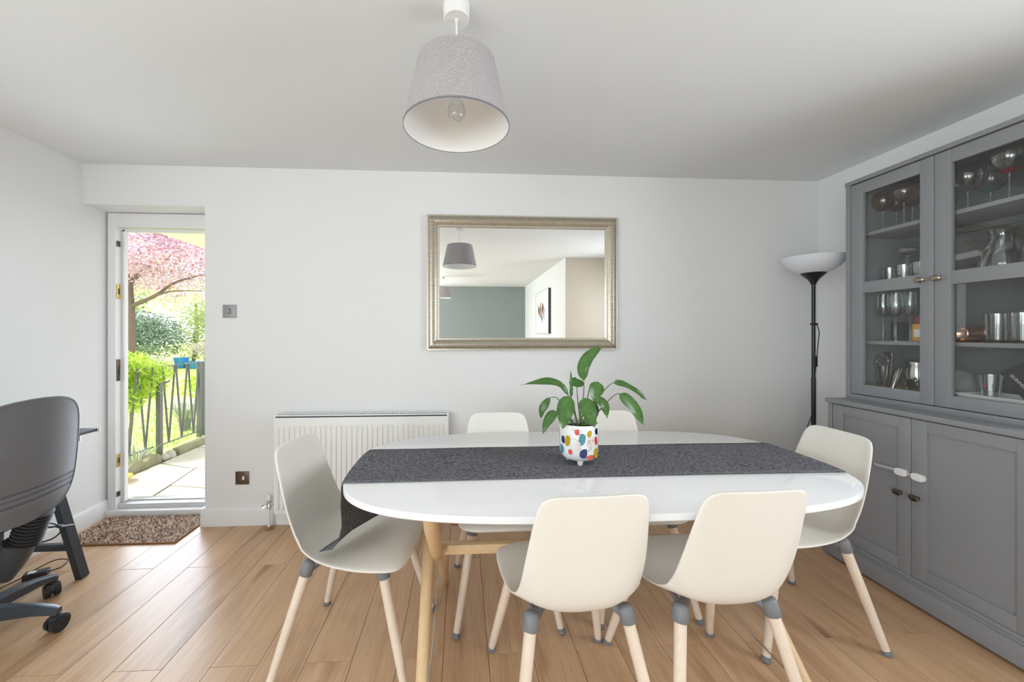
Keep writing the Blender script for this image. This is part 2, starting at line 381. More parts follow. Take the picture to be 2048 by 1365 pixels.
# back door: frame, sill, strike plates
dr = MB().box(-2.425, -2.372, 2.83, 2.93, 0, 2.09, .004).box(-2.424, -1.70, 2.831, 2.931, 1.995, 2.089, .004).box(-1.745, -1.68, 2.83, 2.93, 0, 1.995, .004)
do = struct('door_1', dr, M['trim'], smooth=30)
MB().box(-2.36, -2.345, 2.87, 2.90, .085, 1.985, .002).box(-2.36, -1.745, 2.87, 2.90, 1.97, 1.985, .002).build('weather_seal', M['trim'], do)
MB().box(-2.44, -1.68, 2.805, 2.875, 0, .047, .006).build('sill_board', M['trim'], do)
MB().box(-2.372, -1.745, 2.85, 2.98, .047, .078, .004).box(-2.372, -1.745, 2.90, 2.93, .078, .088, .002).build('threshold', mat('pale_aluminium', (.72, .73, .75), .35, .3), do)
for z0, z1, k in [(1.86, 1.90, 'knob'), (1.50, 1.60, 'brass'), (.93, 1.08, 'bronze'), (.335, .425, 'brass'), (.13, .165, 'knob')]:
    sp = MB().box(-2.374, -2.366, 2.836, 2.862, z0, z1, .002).build('strike_plate', M[k], do)
    MB().box(-2.367, -2.3645, 2.843, 2.855, z0+(z1-z0)*.3, z0+(z1-z0)*.7, .0005).build('slot', M['blackp'], sp)

# left window (beside the desk, outside the frame; seen in the mirror) and a patio door added behind the camera for fill light
def casement(name, y0, y1, z0, z1, mull):
    f = MB(); X0, X1 = -2.56, -2.50
    f.box(X0, X1, y0, y0+.05, z0, z1, .003).box(X0, X1, y1-.05, y1, z0, z1, .003).box(X0, X1, y0, y1, z0, z0+.05, .003).box(X0, X1, y0, y1, z1-.05, z1, .003)
    for q in mull: f.box(X0, X1, q-.025, q+.025, z0, z1, .003)
    o = struct(name, f, M['trim'], smooth=30)
    ed = [y0]+mull+[y1]
    for a, b in zip(ed, ed[1:]): MB().box(-2.535, -2.527, a+.02, b-.02, z0+.03, z1-.03).build('pane', M['winpane'], o, 0)
    return o
w1 = casement('window_1', -1.55, .36, .98, 2.1, [-.6])
MB().box(-2.5, -2.40, -1.58, .39, .955, .985, .006).build('window_sill', M['trim'], w1)
casement('window_added_2', -3.55, -1.95, 0, 2.1, [-2.75])

f_ = MB()
for a0_, a1_, c0_, c1_ in [(-2.38, -2.33, 0, 2.08), (-.67, -.62, 0, 2.08), (-1.525, -1.475, 0, 2.08), (-2.38, -.62, 0, .06), (-2.38, -.62, 2.02, 2.08)]: f_.box(a0_, a1_, -3.90, -3.86, c0_, c1_, .003)
w3 = struct('window_added_3', f_, M['trim'], smooth=30)  # unseen glazed door added as the opening for the rear fill lamp
for a0_, a1_ in [(-2.33, -1.525), (-1.475, -.67)]: MB().box(a0_, a1_, -3.884, -3.878, .06, 2.02).build('pane', M['winpane'], w3, 0)
f_ = MB()
for a0_, a1_, c0_, c1_ in [(-.1, -.05, .98, 2.12), (.95, 1.0, .98, 2.12), (-.1, 1.0, .98, 1.03), (-.1, 1.0, 2.07, 2.12)]: f_.box(2.62, 2.68, a0_, a1_, c0_, c1_, .003)
w4 = struct('window_added_4', f_, M['trim'], smooth=30)  # unseen right-wall window, added to hold the side fill lamp
MB().box(2.647, 2.653, -.05, .95, 1.03, 2.07).build('pane', M['winpane'], w4, 0)

# ------------------------------------------------------------------ radiator
RY0, RY1 = 2.555, 2.625
rx0, rx1 = -1.19, -.085
rad = thing('radiator', 'white ribbed panel radiator on the wall below the mirror', 'radiator', (rx0, 2.62, 0))
def rl(x): return x-rx0
N = 33; step = (rx1-rx0-.03)/N
prof = []
xx = .015
for i in range(N):
    prof += [(xx, 0), (xx+step*.14, -.010), (xx+step*.5, -.010), (xx+step*.64, 0)]; xx += step
prof.append((rx1-rx0-.015, 0))
mb = MB(); y0 = RY0-2.62+.004
rows = [(.115, 0), (.135, 0), (.145, 1), (.66, 1), (.67, 0), (.715, 0)]
P = [[(px, y0+(py if k else 0), z) for px, py in [(0, 0)]+prof+[(rx1-rx0, 0)]] for z, k in rows]
mb.grid(P); mb.box(0, rx1-rx0, y0+.001, y0+.012, .105, .72, .003)
mb.build('front_panel', M['radm'], rad, 25)
MB().box(.004, rx1-rx0-.004, y0+.058, y0+.066, .105, .715, .003).build('rear_panel', M['radm'], rad)
mb = MB().box(-.004, .006, y0+.004, y0+.072, .11, .735, .003); mb.build('side_cover', M['radm'], rad)
mb = MB().box(rx1-rx0-.006, rx1-rx0+.004, y0+.004, y0+.072, .11, .735, .003); mb.build('side_cover', M['radm'], rad)
mb = MB(); W_ = rx1-rx0
mb.box(0, W_, y0+.006, y0+.014, .728, .736, .002).box(0, W_, y0+.056, y0+.07, .728, .736, .002)
for i in range(64):
    q = .01+i*(W_-.02)/63; mb.box(q-.0028, q+.0028, y0+.014, y0+.058, .731, .7355)
mb.build('top_grille', M['radm'], rad, 0)
MB().box(.01, W_-.01, y0+.015, y0+.057, .12, .7285).build('shaded_fins', M['deskm'], rad, 0)  # solid block for the fins, dark to imitate shade behind the grille slots
for s, xq in ((-1, -.045), (1, W_+.045)):
    v = MB().tube([(xq, y0+.035, 0), (xq, y0+.035, .15)], .0085, 10).build('feed_pipe', M['radm'], rad)
    MB().lathe([(0, 0), (.026, 0), (.026, .006), (.015, .014), (.009, .015)], 18, (xq, y0+.035, .0)).build('pipe_collar', M['cork'], v)
    vv = MB().lathe([(0, .13), (.013, .13), (.014, .15), (.011, .155), (.011, .17), (.014, .172), (.014, .185), (0, .186)], 14, (xq, y0+.035, 0)).tube([(xq, y0+.035, .16), (-s*0+(0 if s < 0 else W_), y0+.035, .16)], .009, 10).build('valve', M['chrome'], rad)
    MB().lathe([(0, .185), (.015, .185), (.0165, .19), (.016, .215), (.012, .222), (0, .223)], 14, (xq, y0+.035, 0)).build('valve_cap', M['radm'], vv)
    if s < 0:
        MB().tube([(xq, y0+.03, .163), (xq-.03, y0+.01, .165), (xq-.042, y0+.006, .165)], [.006, .0075, .005], 10).tube([(xq-.012, y0+.02, .16), (xq-.03, y0+.012, .142)], .003, 8).build('drain_cock', M['chrome'], vv)

# ------------------------------------------------------------------ wall switches
def plate(name, label, cat, x, z, m, rocker, side):
    t = thing(name, label, cat, (x, D, z))
    MB().box(-.043, .043, -.006, 0, -.043, .043, .003).build('faceplate', m, t)
    r = MB().box(side-.006, side+.006, -.0095, -.006, -.012, .012, .0015).build('rocker', rocker, t)
    if side > 0:
        for k, (zz) in enumerate((-.009, 0, .009)): MB().box(-.016, -.010, -.0066, -.006, zz-.002, zz+.002).build('engraved_mark', M['satin'], t, 0)
    else:
        MB().box(side-.0085, side+.0085, -.0064, -.006, -.0165, .0165).build('rocker_surround', M['blackp'], t, 0)
plate('light_switch', 'satin chrome single light switch on the wall right of the door', 'switch', -1.516, 1.405, M['satin'], M['satin'], -.0)
plate('fused_switch', 'bronze switch plate with a white rocker low beside the radiator', 'switch', -1.436, .309, M['bronze'], M['whitep'], .008)

# ------------------------------------------------------------------ mirror
mx0, mx1, mz0, mz1 = -.228, 1.075, 1.147, 2.058
mr = thing('wall_mirror', 'wide wall mirror in a ribbed champagne silver frame', 'mirror', ((mx0+mx1)/2, D, mz0))
MW, MH, FB = mx1-mx0, mz1-mz0, .083
def side(L):
    nr = int(L/.0088); n = nr*4; T = [0, .001, .010, .012, .02, .032, .045, .058, .068, .070, FB-.004, FB]
    P = []
    for t in T:
        row = []
        for i in range(n+1):
            xx = min(max(i/n*L, t), L-t); u = (t-.012)/.056
            if t <= .0: hgt = 0
            elif t < .011: hgt = .034
            elif t > .0695: hgt = .030 if t < FB else .012
            else: hgt = .028+.013*math.sin(PI*(.12+.88*u)) + (.0040 if i % 4 in (1, 2) else -.0026)
            row.append((xx, t, hgt))
        P.append(row)
    return P
def place(P, fn): return [[fn(*p) for p in r] for r in P]
top = side(MW); sid = side(MH)
MB().grid(place(top, lambda a, t, h: (-MW/2+a, -h, MH-t))).build('frame_rail', M['frame'], mr, 40)
MB().grid(place(top, lambda a, t, h: (MW/2-a, -h, t))).build('frame_rail', M['frame'], mr, 40)
MB().grid(place(sid, lambda a, t, h: (-MW/2+t, -h, a))).build('frame_stile', M['frame'], mr, 40)
MB().grid(place(sid, lambda a, t, h: (MW/2-t, -h, MH-a))).build('frame_stile', M['frame'], mr, 40)
MB().box(-MW/2+FB-.008, MW/2-FB+.008, -.013, -.006, FB-.008, MH-FB+.008).build('mirror_glass', M['mirror'], mr, 0)

# ------------------------------------------------------------------ pendant lamps
def pendant(loc, label):
    t = thing('pendant_lamp', label, 'ceiling lamp', (loc[0], loc[1], H), 0, 'grey drum pendants')
    MB().lathe([(0, -.048), (.040, -.048), (.043, -.044), (.044, 0), (.0, 0)], 32).build('ceiling_rose', M['trim'], t)
    cd = MB().tube([(0, 0, -.046), (0, 0, -.27)], .0032, 8).build('cord', M['trim'], t)
    MB().lathe([(0, -.058), (.006, -.056), (.006, -.046), (0, -.046)], 10).build('cord_grip', M['trim'], cd)
    zt, zb = -.195, -.409
    n = 64; sh = MB(); sh.lathe([(.128, zt), (.174, zb)], n); shd = sh.build('shade', M['shade'], t)
    MB().lathe([(.1735, zb+.001), (.1275, zt)], n).build('shade_lining', M['shadein'], shd)
    MB().lathe([(.1735, zb-.002), (.1758, zb-.001), (.1758, zb+.003), (.1735, zb+.003)], n, closed=True).build('shade_trim', M['greyp'], shd)
    wr = MB()
    for k in range(3):
        a = 2*PI*k/3+.4; wr.tube([(.018*math.cos(a), .018*math.sin(a), -.275), (.10*math.cos(a), .10*math.sin(a), -.275), (.138*math.cos(a), .138*math.sin(a), -.255)], .0022, 6)
    wr.lathe([(.018, -.278), (.022, -.278), (.022, -.272), (.018, -.272)], 16, closed=True).build('shade_carrier', M['trim'], t)
    MB().lathe([(0, -.255), (.018, -.257), (.019, -.30), (.015, -.304), (0, -.304)], 16).build('lamp_holder', M['trim'], t)
    bu = MB().lathe([(.012, -.304), (.013, -.315), (.026, -.335), (.0305, -.352), (.028, -.370), (.017, -.384), (0, -.389)], 20).build('bulb', M['clear'], t)
    MB().tube([(.004, 0, -.304), (.006, 0, -.345), (0, .005, -.352), (-.006, 0, -.345), (-.004, 0, -.304)], .0008, 5).build('filament', M['whitep'], bu)
    return t
pendant((-.015, 1.304), 'grey linen drum pendant hanging over the white dining table')
pendant((-.36, -2.26), 'grey drum pendant at the far end of the room, seen only in the mirror')

# painting seen in the mirror
cv = thing('canvas_painting', 'white canvas with upright colourful brush strokes, seen in the mirror', 'painting', (1.4985, -1.72, 1.26))
MB().box(-.04, 0, -.55, .55, 0, .76, .002).build('canvas', M['whitep'], cv)
for k in range(46):
    yy = rnd.gauss(0, .14); zz = .40+rnd.gauss(0, .09); l = rnd.uniform(.05, .16); wd = rnd.uniform(.012, .04)
    cc = rnd.choice([dots[1], dots[2], dots[4], dots[5], M['yellow'], M['copper'], M['knob'], M['blue']])
    MB().box(-.0415, -.04, yy-wd/2, yy+wd/2, zz-l/2, zz+l/2).build('brush_stroke', cc, cv, 0)
MB().box(-.041, 0.0, -.556, -.55, -.003, .763).box(-.041, 0, .55, .556, -.003, .763).box(-.041, 0, -.55, .55, .76, .763).box(-.041, 0, -.55, .55, -.003, 0).build('canvas_edge', M['deskm'], cv, 0)

# ------------------------------------------------------------------ door mat
dm = thing('door_mat', 'brown and cream bristly door mat at the back door', 'mat', (-2.04, 2.63, 0))
MB().box(-.33, .33, -.185, .17, 0, .010, .004).build('mat_base', M['cork'], dm)
nb = MB(); R2 = random.Random(3)
for i in range(58):
    for j in range(32):
        px = -.325+.65*(i+.5)/58+R2.uniform(-.003, .003); py = -.18+.345*(j+.5)/32+R2.uniform(-.003, .003); hh = R2.uniform(.016, .022)
        nb.cur = R2.choices([0, 1, 2], [5, 4, 1])[0]
        a = R2.uniform(0, PI); dx, dy = .0052*math.cos(a), .0052*math.sin(a)
        nb.add([(px-dx, py-dy, .009), (px+dy, py-dx, .009), (px+dx, py+dy, .009), (px-dy, py+dx, .009), (px+R2.uniform(-.003, .003), py+R2.uniform(-.003, .003), hh)],
               [(0, 1, 4), (1, 2, 4), (2, 3, 4), (3, 0, 4)])
tag(nb.build('bristles', [mat('mat_brown', srgb(164, 140, 126), .95, spec=.1), mat('mat_cream', srgb(222, 210, 198), .95, spec=.1), mat('mat_dark', srgb(98, 76, 64), .95, spec=.1)], dm, 0), kind='stuff')

# ------------------------------------------------------------------ dining table
TX, TY, TZ, TA, TB, TN = .525, 1.598, .73, .955, .485, 3.3
def sup(a, b, n, k=96):
    out = []
    for i in range(k):
        q = 2*PI*i/k; c, s = math.cos(q), math.sin(q)
        out.append((a*math.copysign(abs(c)**(2/n), c), b*math.copysign(abs(s)**(2/n), s)))
    return out
tb = thing('dining_table', 'white lacquered dining table with rounded corners on birch trestles', 'table', (TX, TY, 0))
mb = MB(); rings = [(0.004, TZ), (0.0012, TZ-.0012), (0, TZ-.004), (0, TZ-.021), (.003, TZ-.024)]
k = 96; vs = []
for d, z in rings: vs += [(px, py, z) for px, py in sup(TA-d, TB-d, TN, k)]
fs = [(i*k+j, (i+1)*k+j, (i+1)*k+(j+1) % k, i*k+(j+1) % k) for i in range(len(rings)-1) for j in range(k)]
fs += [tuple(range(k)), tuple((len(rings)-1)*k+j for j in range(k-1, -1, -1))]
mb.add(vs, fs).build('tabletop', M['table'], tb, 30)
for sx in (-1, 1):
    xq = sx*.635
    A = MB().tube([(xq-.012*sx, -.37, TZ-.025), (xq-.012*sx, -.30, .62), (xq-.012*sx, -.05, .40), (xq-.012*sx, .0, .355), (xq-.012*sx, .02, .335)], [.025, .026, .024, .023, .013], 16, flat=.9)
    A.build('leg', M['birch'], tb)
    MB().tube([(xq-.03*sx, -.03, .40), (xq-.03*sx, .10, .285), (xq-.03*sx, .385, .004)], [.022, .024, .019], 16, flat=.9).build('leg', M['birch'], tb)
    MB().tube([(xq+.022*sx, .37, TZ-.025), (xq+.022*sx, .1, .455), (xq+.022*sx, -.1, .265), (xq+.022*sx, -.385, .004)], [.024, .024, .0235, .018], 16, flat=.9).build('leg', M['birch'], tb)
    MB().box(xq-.025, xq+.025, -.24, .24, TZ-.04, TZ-.0245, .004).build('cleat', M['birch'], tb)
    MB().tube([(xq, .375, .055), (xq, -.375, .055)], .0028, 8).build('tension_rod', M['steel'], tb)
MB().box(-.625, .625, -.02, .02, .365, .405, .008).build('stretcher', M['birch'], tb)

# table runner
rn = thing('table_runner', 'charcoal woven table runner draped along the white table', 'table runner', (TX, TY, TZ))
def edge_x(y):  return TA*(max(0, 1-abs(y/TB)**TN))**(1/TN)
Pn = []
rows = 14; ya, yb = -.195, .195
for i in range(rows+1):
    v = i/rows; y = ya+(yb-ya)*v; ex = edge_x(y)
    xr = ex
    pts = [(xr+.006, y, -.035), (xr+.007, y, -.025), (xr+.006, y, -.012), (xr-.004, y, .003)]
    xs = np.linspace(xr-.03, -ex+.03, 40)
    for xq in xs:
        pts.append((xq, y+.004*math.sin(xq*3+1), .0032+.0012*math.sin(xq*9+y*14)*math.sin(xq*4.1)+(.0015 if i in (0, rows) else 0)))
    # overhang at the left end: falls, then rests on the chair seat
    f = v
    pts += [(-ex+.004, y, .003), (-ex-.006, y, -.012),
            (-ex-.008+.02*f, y, -.08), (-ex-.004+.05*f, y, -.15), (-ex+.002+.055*f-.02*(1-f), y+.006, -.205), (-ex-.045+.13*f, y+.02*(1-f), -.242), (-ex-.098+.20*f, y+.045*(1-f)-.02*f, -.262+.004*f)]
    Pn.append(pts)
o = MB().grid(Pn).build('cloth', M['runner'], rn, 60)
sm = o.modifiers.new('solid', 'SOLIDIFY'); sm.thickness = .002; sm.offset = 0

# ------------------------------------------------------------------ chairs
def make_chair(label):
    t = thing('dining_chair', label, 'chair', (0, 0, 0), 0, 'white shell chairs around the table')
    rows = [(-.284, .824, .084, .002), (-.284, .821, .122, .006), (-.281, .808, .149, .011), (-.274, .775, .162, .016), (-.259, .70, .172, .022), (-.243, .62, .181, .030),
            (-.232, .56, .186, .039), (-.219, .50, .189, .050), (-.198, .456, .191, .056), (-.158, .431, .196, .046), (-.09, .428, .206, .020), (-.02, .433, .212, .002), (.07, .440, .217, -.011),
            (.15, .446, .217, -.015), (.20, .446, .207, -.016), (.225, .437, .182, -.014), (.233, .424, .135, -.006)]
    k = 13; P = []
    R = [Vector((0, r[0], r[1])) for r in rows]
    for i, (y, z, hw, cu) in enumerate(rows):
        tg = (R[min(i+1, len(R)-1)]-R[max(i-1, 0)]).normalized(); nr = Vector((0, -tg.z, tg.y))
        if nr.y < 0 and abs(nr.y) > abs(nr.z): nr = -nr
        if nr.z < 0 and abs(nr.z) >= abs(nr.y): nr = -nr
        row = []
        for j in range(k):
            u = -1+2*j/(k-1); off = nr*(cu*1.25*abs(u)**(2.8 if cu > 0 else 4.5))
            row.append((hw*u, y+off.y, z+off.z))
        P.append(row)
    o = MB().grid(P).build('seat_shell', M['plastic'], t, 80)
    m1 = o.modifiers.new('solid', 'SOLIDIFY'); m1.thickness = .011; m1.offset = 0
    m2 = o.modifiers.new('soft', 'SUBSURF'); m2.levels = m2.render_levels = 2
    fr = MB()
    for sx in (-1, 1):
        for sy in (-1, 1):
            a = Vector((sx*.147, sy*.138, .410)); b = Vector((sx*.222, sy*.25, .0)); d = (b-a)
            g = lambda q: tuple(a+d*q)
            fr.tube([g(-.03), g(-.022), g(.0), g(.088), g(.092)], [.012, .021, .0245, .0235, .0215], 16)
            fr.tube([(sx*.02, sy*.02, .417), (sx*.09, sy*.085, .412), (sx*.14, sy*.13, .400)], [.008, .009, .020], 10, flat=1)
            l = MB().tube([g(.088), g(.5), g(.96)], [.0185, .0175, .0138], 16).build('leg', M['pale'], t)
            MB().tube([g(.95), g(.953), g(.965), g(.968), g(.992), (b.x, b.y, 0)], [.011, .0148, .0150, .0168, .0168, .0145], 14).build('foot_pad', M['greyp'], l)
        fr.tube([(sx*.14, -.13, .41), (sx*.135, 0, .417), (sx*.14, .13, .41)], [.009, .006, .009], 8)
    fr.box(-.06, .06, -.06, .06, .408, .422, .004)
    fr.build('seat_frame', M['greyp'], t, 50)
    return t
c0 = make_chair('off-white shell chair at the left end of the table, runner end on its seat')
c0.location = (-.405, 1.605, 0); c0.rotation_euler = (0, 0, -PI/2-.13)
for x, y, rz, lb in [(.352, 1.31, .05, 'off-white shell chair in the foreground, left of the two seen from behind'),
                     (.822, 1.315, .03, 'off-white shell chair in the foreground, right of the two, nearer the grey cabinet'),
                     (.20, 1.867, PI, 'off-white shell chair across the table, left of the potted plant'),
                     (.815, 1.885, PI, 'off-white shell chair across the table, partly hidden behind the potted plant'),
                     (1.415, 1.652, PI/2, 'off-white shell chair at the right end of the table by the grey cabinet')]:
    dup(c0, (x, y, 0), rz, lb)

# ------------------------------------------------------------------ potted plant
pp = thing('potted_plant', 'leafy green plant in a white spotted footed pot on the runner', 'potted plant', (.481, 1.575, TZ+.0045))
PR, PZ0, PZ1 = .0775, .016, .160
MB().lathe([(0, PZ0), (.05, PZ0+.001), (.062, PZ0+.006), (.070, PZ0+.016), (PR, PZ0+.035), (PR, PZ1), (PR-.002, PZ1+.0015), (PR-.005, PZ1), (PR-.006, PZ1-.03), (PR-.008, PZ0+.02), (0, PZ0+.012)], 48).build('pot', M['ceramic'], pp, 50)
for a in (-1.75, .35, 2.4):
    MB().lathe([(0, 0), (.007, 0), (.0105, .004), (.0125, .019), (0, .021)], 14, (.047*math.cos(a), .047*math.sin(a), 0)).build('pot_foot', M['ceramic'], pp)
MB().lathe([(0, PZ1-.018), (.04, PZ1-.019), (PR-.0063, PZ1-.02)], 24).build('soil', M['soil'], pp)
def spot(az, z, ra, rz_, ci, lean=0, seed=0):
    rr = random.Random(seed); n = 18; mb = MB(); vs = []
    pw = rr.uniform(2.2, 3.2); jj = [1+rr.uniform(-.07, .07) for _ in range(4)]
    for i in range(n):
        q = 2*PI*i/n; c, s = math.cos(q), math.sin(q); m_ = jj[0]+(jj[1]-1)*math.sin(q*2)+(jj[2]-1)*math.cos(q*3)
        dx = ra*m_*math.copysign(abs(c)**(2/pw), c); dz = rz_*m_*math.copysign(abs(s)**(2/pw), s); dx += lean*dz
        a = az+dx/PR; vs.append(((PR+.0006)*math.cos(a), (PR+.0006)*math.sin(a), z+dz))
    vs.append(((PR+.0009)*math.cos(az), (PR+.0009)*math.sin(az), z)); 
    mb.add(vs, [(i, (i+1) % n, n) for i in range(n)]); mb.build('painted_spot', dots[ci], pp, 80)
F = -PI/2-.05
for i, (dx, z, ra, rz_, ci) in enumerate([(-.025, .138, .009, .011, 1), (.024, .131, .010, .0125, 2), (.058, .136, .011, .0125, 8), (-.057, .100, .012, .0215, 2), (-.077, .1, .012, .016, 4), (-.006, .110, .0125, .0225, 3),
        (-.048, .058, .0085, .0095, 1), (.000, .055, .0155, .019, 4), (.055, .100, .009, .0165, 5), (.088, .09, .012, .026, 4), (.056, .052, .0155, .021, 2), (.028, .039, .013, .009, 1), (-.022, .082, .011, .019, 6), (.03, .1, .018, .021, 6),
        (-.085, .06, .014, .018, 3), (.12, .06, .014, .018, 1), (.12, .125, .012, .014, 2), (.16, .09, .015, .02, 4), (.2, .05, .015, .018, 5), (.22, .12, .012, .016, 3), (-.12, .11, .014, .018, 5), (-.125, .05, .012, .014, 8)]):
    az = F+math.asin(max(-.97, min(.97, dx/PR))) if abs(dx) < .071 else F+dx/PR*1.15
    spot(az, z, ra, rz_, ci, .1 if i % 2 else -.08, i)
dt = MB(); R3 = random.Random(5)
for (cx, cz, n, sp) in [(-.03, .125, 18, .02), (.035, .085, 34, .017)]:
    for i in range(n):
        a = F+(cx+R3.uniform(-sp, sp))/PR; z = cz+R3.uniform(-sp*1.3, sp*1.3); e = .0011
        ca, sa = math.cos(a), math.sin(a); r = PR+.0012
        dt.add([(r*ca+e*sa, r*sa-e*ca, z-e), (r*ca-e*sa, r*sa+e*ca, z-e), (r*ca-e*sa, r*sa+e*ca, z+e), (r*ca+e*sa, r*sa-e*ca, z+e)], [(0, 1, 2, 3)])
tag(dt.build('painted_dots', dots[7], pp, 0), kind='stuff')

LV = [([(.012, .156), (.02, .265)], [(.023, .331), (.018, .382), (.04, .425), (.076, .456), (.097, .464)], .050, 0, .01),
 ([(-.008, .157), (-.023, .227)], [(-.049, .276), (-.083, .317), (-.126, .332), (-.18, .327), (-.241, .32)], .040, -.01, -.03),
 ([(-.004, .157)], [(-.031, .266), (-.031, .312), (-.033, .373)], .014, 0, 0),
 ([(.008, .156), (-.002, .258)], [(.002, .298), (.004, .318), (.008, .338)], .062, .01, .07),
 ([(.02, .156), (.036, .265), (.048, .316)], [(.075, .328), (.064, .3), (.056, .277), (.064, .245)], .062, -.01, -.04),
 ([(.014, .152), (.002, .207)], [(.010, .266), (.02, .23), (.032, .191), (.046, .156)], .066, -.02, -.07),
 ([(-.008, .153), (-.027, .219)], [(-.045, .274), (-.065, .231), (-.075, .189), (-.083, .148)], .070, -.02, -.06),
 ([(-.02, .153), (-.059, .219), (-.09, .262)], [(-.115, .262), (-.137, .232), (-.149, .205), (-.153, .174)], .034, 0, .02),
 ([(-.02, .149), (-.059, .192)], [(-.1, .212), (-.122, .193), (-.143, .162), (-.156, .126)], .040, -.02, -.04),
 ([(.02, .152), (.036, .203)], [(.048, .242), (.068, .214), (.076, .187), (.082, .155)], .050, .02, .04),
 ([(.024, .152), (.056, .218)], [(.072, .261), (.095, .241), (.107, .214), (.113, .178)], .042, 0, -.02),
 ([(.028, .152), (.088, .265), (.123, .307)], [(.147, .321), (.191, .315), (.24, .287), (.276, .263), (.302, .245)], .040, 0, .03),
 ([(.036, .152), (.107, .233), (.147, .272)], [(.165, .279), (.203, .244), (.236, .2), (.26, .149)], .052, -.01, -.03)]
def leaf_mesh(mid, wd, seed, nrm):
    n = 12; mid = catmull(mid, n); V = []; rr = random.Random(seed); ph = rr.uniform(0, 6)
    F_ = []; tone = []
    for i, p in enumerate(mid):
        t = i/n; T = mid[min(i+1, n)]-mid[max(i-1, 0)]; T /= np.linalg.norm(T)+1e-9
        sd = np.cross(T, nrm); sd /= np.linalg.norm(sd)+1e-9; nn = np.cross(sd, T)
        hw = wd/2*(math.sin(PI*min(1, t**.72))**.8)*(1-.25*t)*1.1+.0006
        for u in (-1, -.55, 0, .55, 1):
            wob = .0035*math.sin(ph+t*9+u)*abs(u)
            V.append(tuple(p+sd*hw*u+nn*(hw*.32*abs(u)-hw*.12*u*u+wob)))
    for i in range(n):
        for j in range(4): F_.append((i*5+j, i*5+j+1, (i+1)*5+j+1, (i+1)*5+j)); tone.append(.25+.35*rr.random()+(.25 if j in (1, 2) else 0))
    return V, F_, tone
for i, (st, lf, wd, dy0, dy1) in enumerate(LV):
    nrm = np.array([.12*math.sin(i*2.1), -.93, .38])
    if i in (1, 11, 7): nrm = np.array([0, -.62, .78])
    lp = [(a, dy0+(dy1-dy0)*((k+1)/len(lf)), b) for k, (a, b) in enumerate(lf)]
    V, F_, tone = leaf_mesh(lp, wd, i, nrm)
    mb = MB().add(V, F_); o = mb.build('leaf', M['leaf'], pp, 60)
    at = o.data.attributes.new('tone', 'FLOAT', 'FACE'); at.data.foreach_set('value', tone)
    base = (st[0][0]*.55, dy0*.6, .128)
    sp_ = catmull([base]+[(a, dy0*(k+1)/len(st)*.8, b) for k, (a, b) in enumerate(st)]+[lp[0]], 10)
    MB().tube(sp_, [.0032-.0016*q/10 for q in range(11)], 7).build('leaf_stem', M['stem'], o)

# ------------------------------------------------------------------ floor lamp
lp = thing('floor_lamp', 'black uplighter floor lamp with a white bowl in the corner', 'floor lamp', (2.232, 2.35, 0))
MB().lathe([(0, 0), (.135, 0), (.135, .012), (.125, .02), (.02, .03), (0, .03)], 32).build('base', M['blackm'], lp)
MB().tube([(0, 0, .02), (0, 0, .98)], .0125, 14).build('pole', M['blackm'], lp)
MB().tube([(0, 0, .95), (0, 0, 1.585)], .0105, 14).build('pole', M['blackm'], lp)
MB().lathe([(0, 1.57), (.014, 1.57), (.018, 1.585), (.032, 1.605), (.062, 1.635), (.068, 1.645), (0, 1.648)], 28).build('bowl_holder', M['blackm'], lp)
MB().lathe([(.05, 1.638), (.075, 1.645), (.105, 1.66), (.135, 1.684), (.158, 1.715), (.168, 1.742), (.1655, 1.743), (.155, 1.716), (.132, 1.687), (.103, 1.664), (.05, 1.646)], 40).build('bowl', M['bowl'], lp, 50)
cb = catmull([(.016, -.004, 1.32), (.026, -.012, 1.27), (.02, -.012, 1.20), (.006, -.016, 1.10), (-.006, -.02, 1.02), (-.012, -.02, .93), (-.012, -.016, .8), (-.03, -.01, .72), (-.06, .0, .62), (-.10, .05, .4), (-.14, .1, .15), (-.16, .14, .004)], 60)
c_ = MB().tube(cb, .0028, 6).build('cable', M['blackp'], lp)
MB().tube([(-.007, -.02, 1.05), (-.007, -.02, 1.115)], [.014, .014], 10, flat=.6).build('switch', M['blackp'], c_)
MB().box(-.014, .02, -.014, .012, 1.312, 1.325, .003).build('cable_clip', M['blackp'], c_)

# ------------------------------------------------------------------ cabinets
CY0, CY1 = 1.268, 2.119
def px(mb, x0, x1, y0, y1, z0, z1, b=.0015): return mb.box(x0, x1, y0, y1, z0, z1, b)
bc = thing('base_cabinet', 'grey two-door base cabinet with dark oval knobs', 'cabinet', (2.09, CY1, 0))
def L_(x, y): return x-2.09, y-CY1
def cb_box(name, parent, root, x0, x1, y0, y1, z0, z1, m, b=.0015, **kw):
    o = root; return MB().box(x0-o[0], x1-o[0], y0-o[1], y1-o[1], z0, z1, b).build(name, m, parent)
BR = (2.09, CY1)
bx0 = 2.09
mb = MB()
for (x0, x1, y0, y1, z0, z1) in [(bx0+.005, XR-.012, CY1-.03, CY1-.005, .05, .868), (bx0+.005, XR-.012, CY0+.005, CY0+.03, .05, .868), (XR-.03, XR-.02, CY0+.005, CY1-.005, .05, .868), (bx0+.03, XR-.02, CY0+.005, CY1-.005, .11, .13),
                                 (bx0+.03, XR-.03, CY0+.01, CY1-.01, .48, .498), (bx0+.02, bx0+.03, CY0+.01, CY1-.01, .84, .868), (bx0+.002, bx0+.03, CY0+.005, CY1-.005, .108, .1265)]:
    mb.box(x0-BR[0], x1-BR[0], y0-BR[1], y1-BR[1], z0, z1, .001)
mb.build('carcass', M['cab'], bc)
cb_box('top_board', bc, BR, bx0-.006, XR-.005, CY0-.004, CY1+.004, .868, .892, M['cab'], .003)
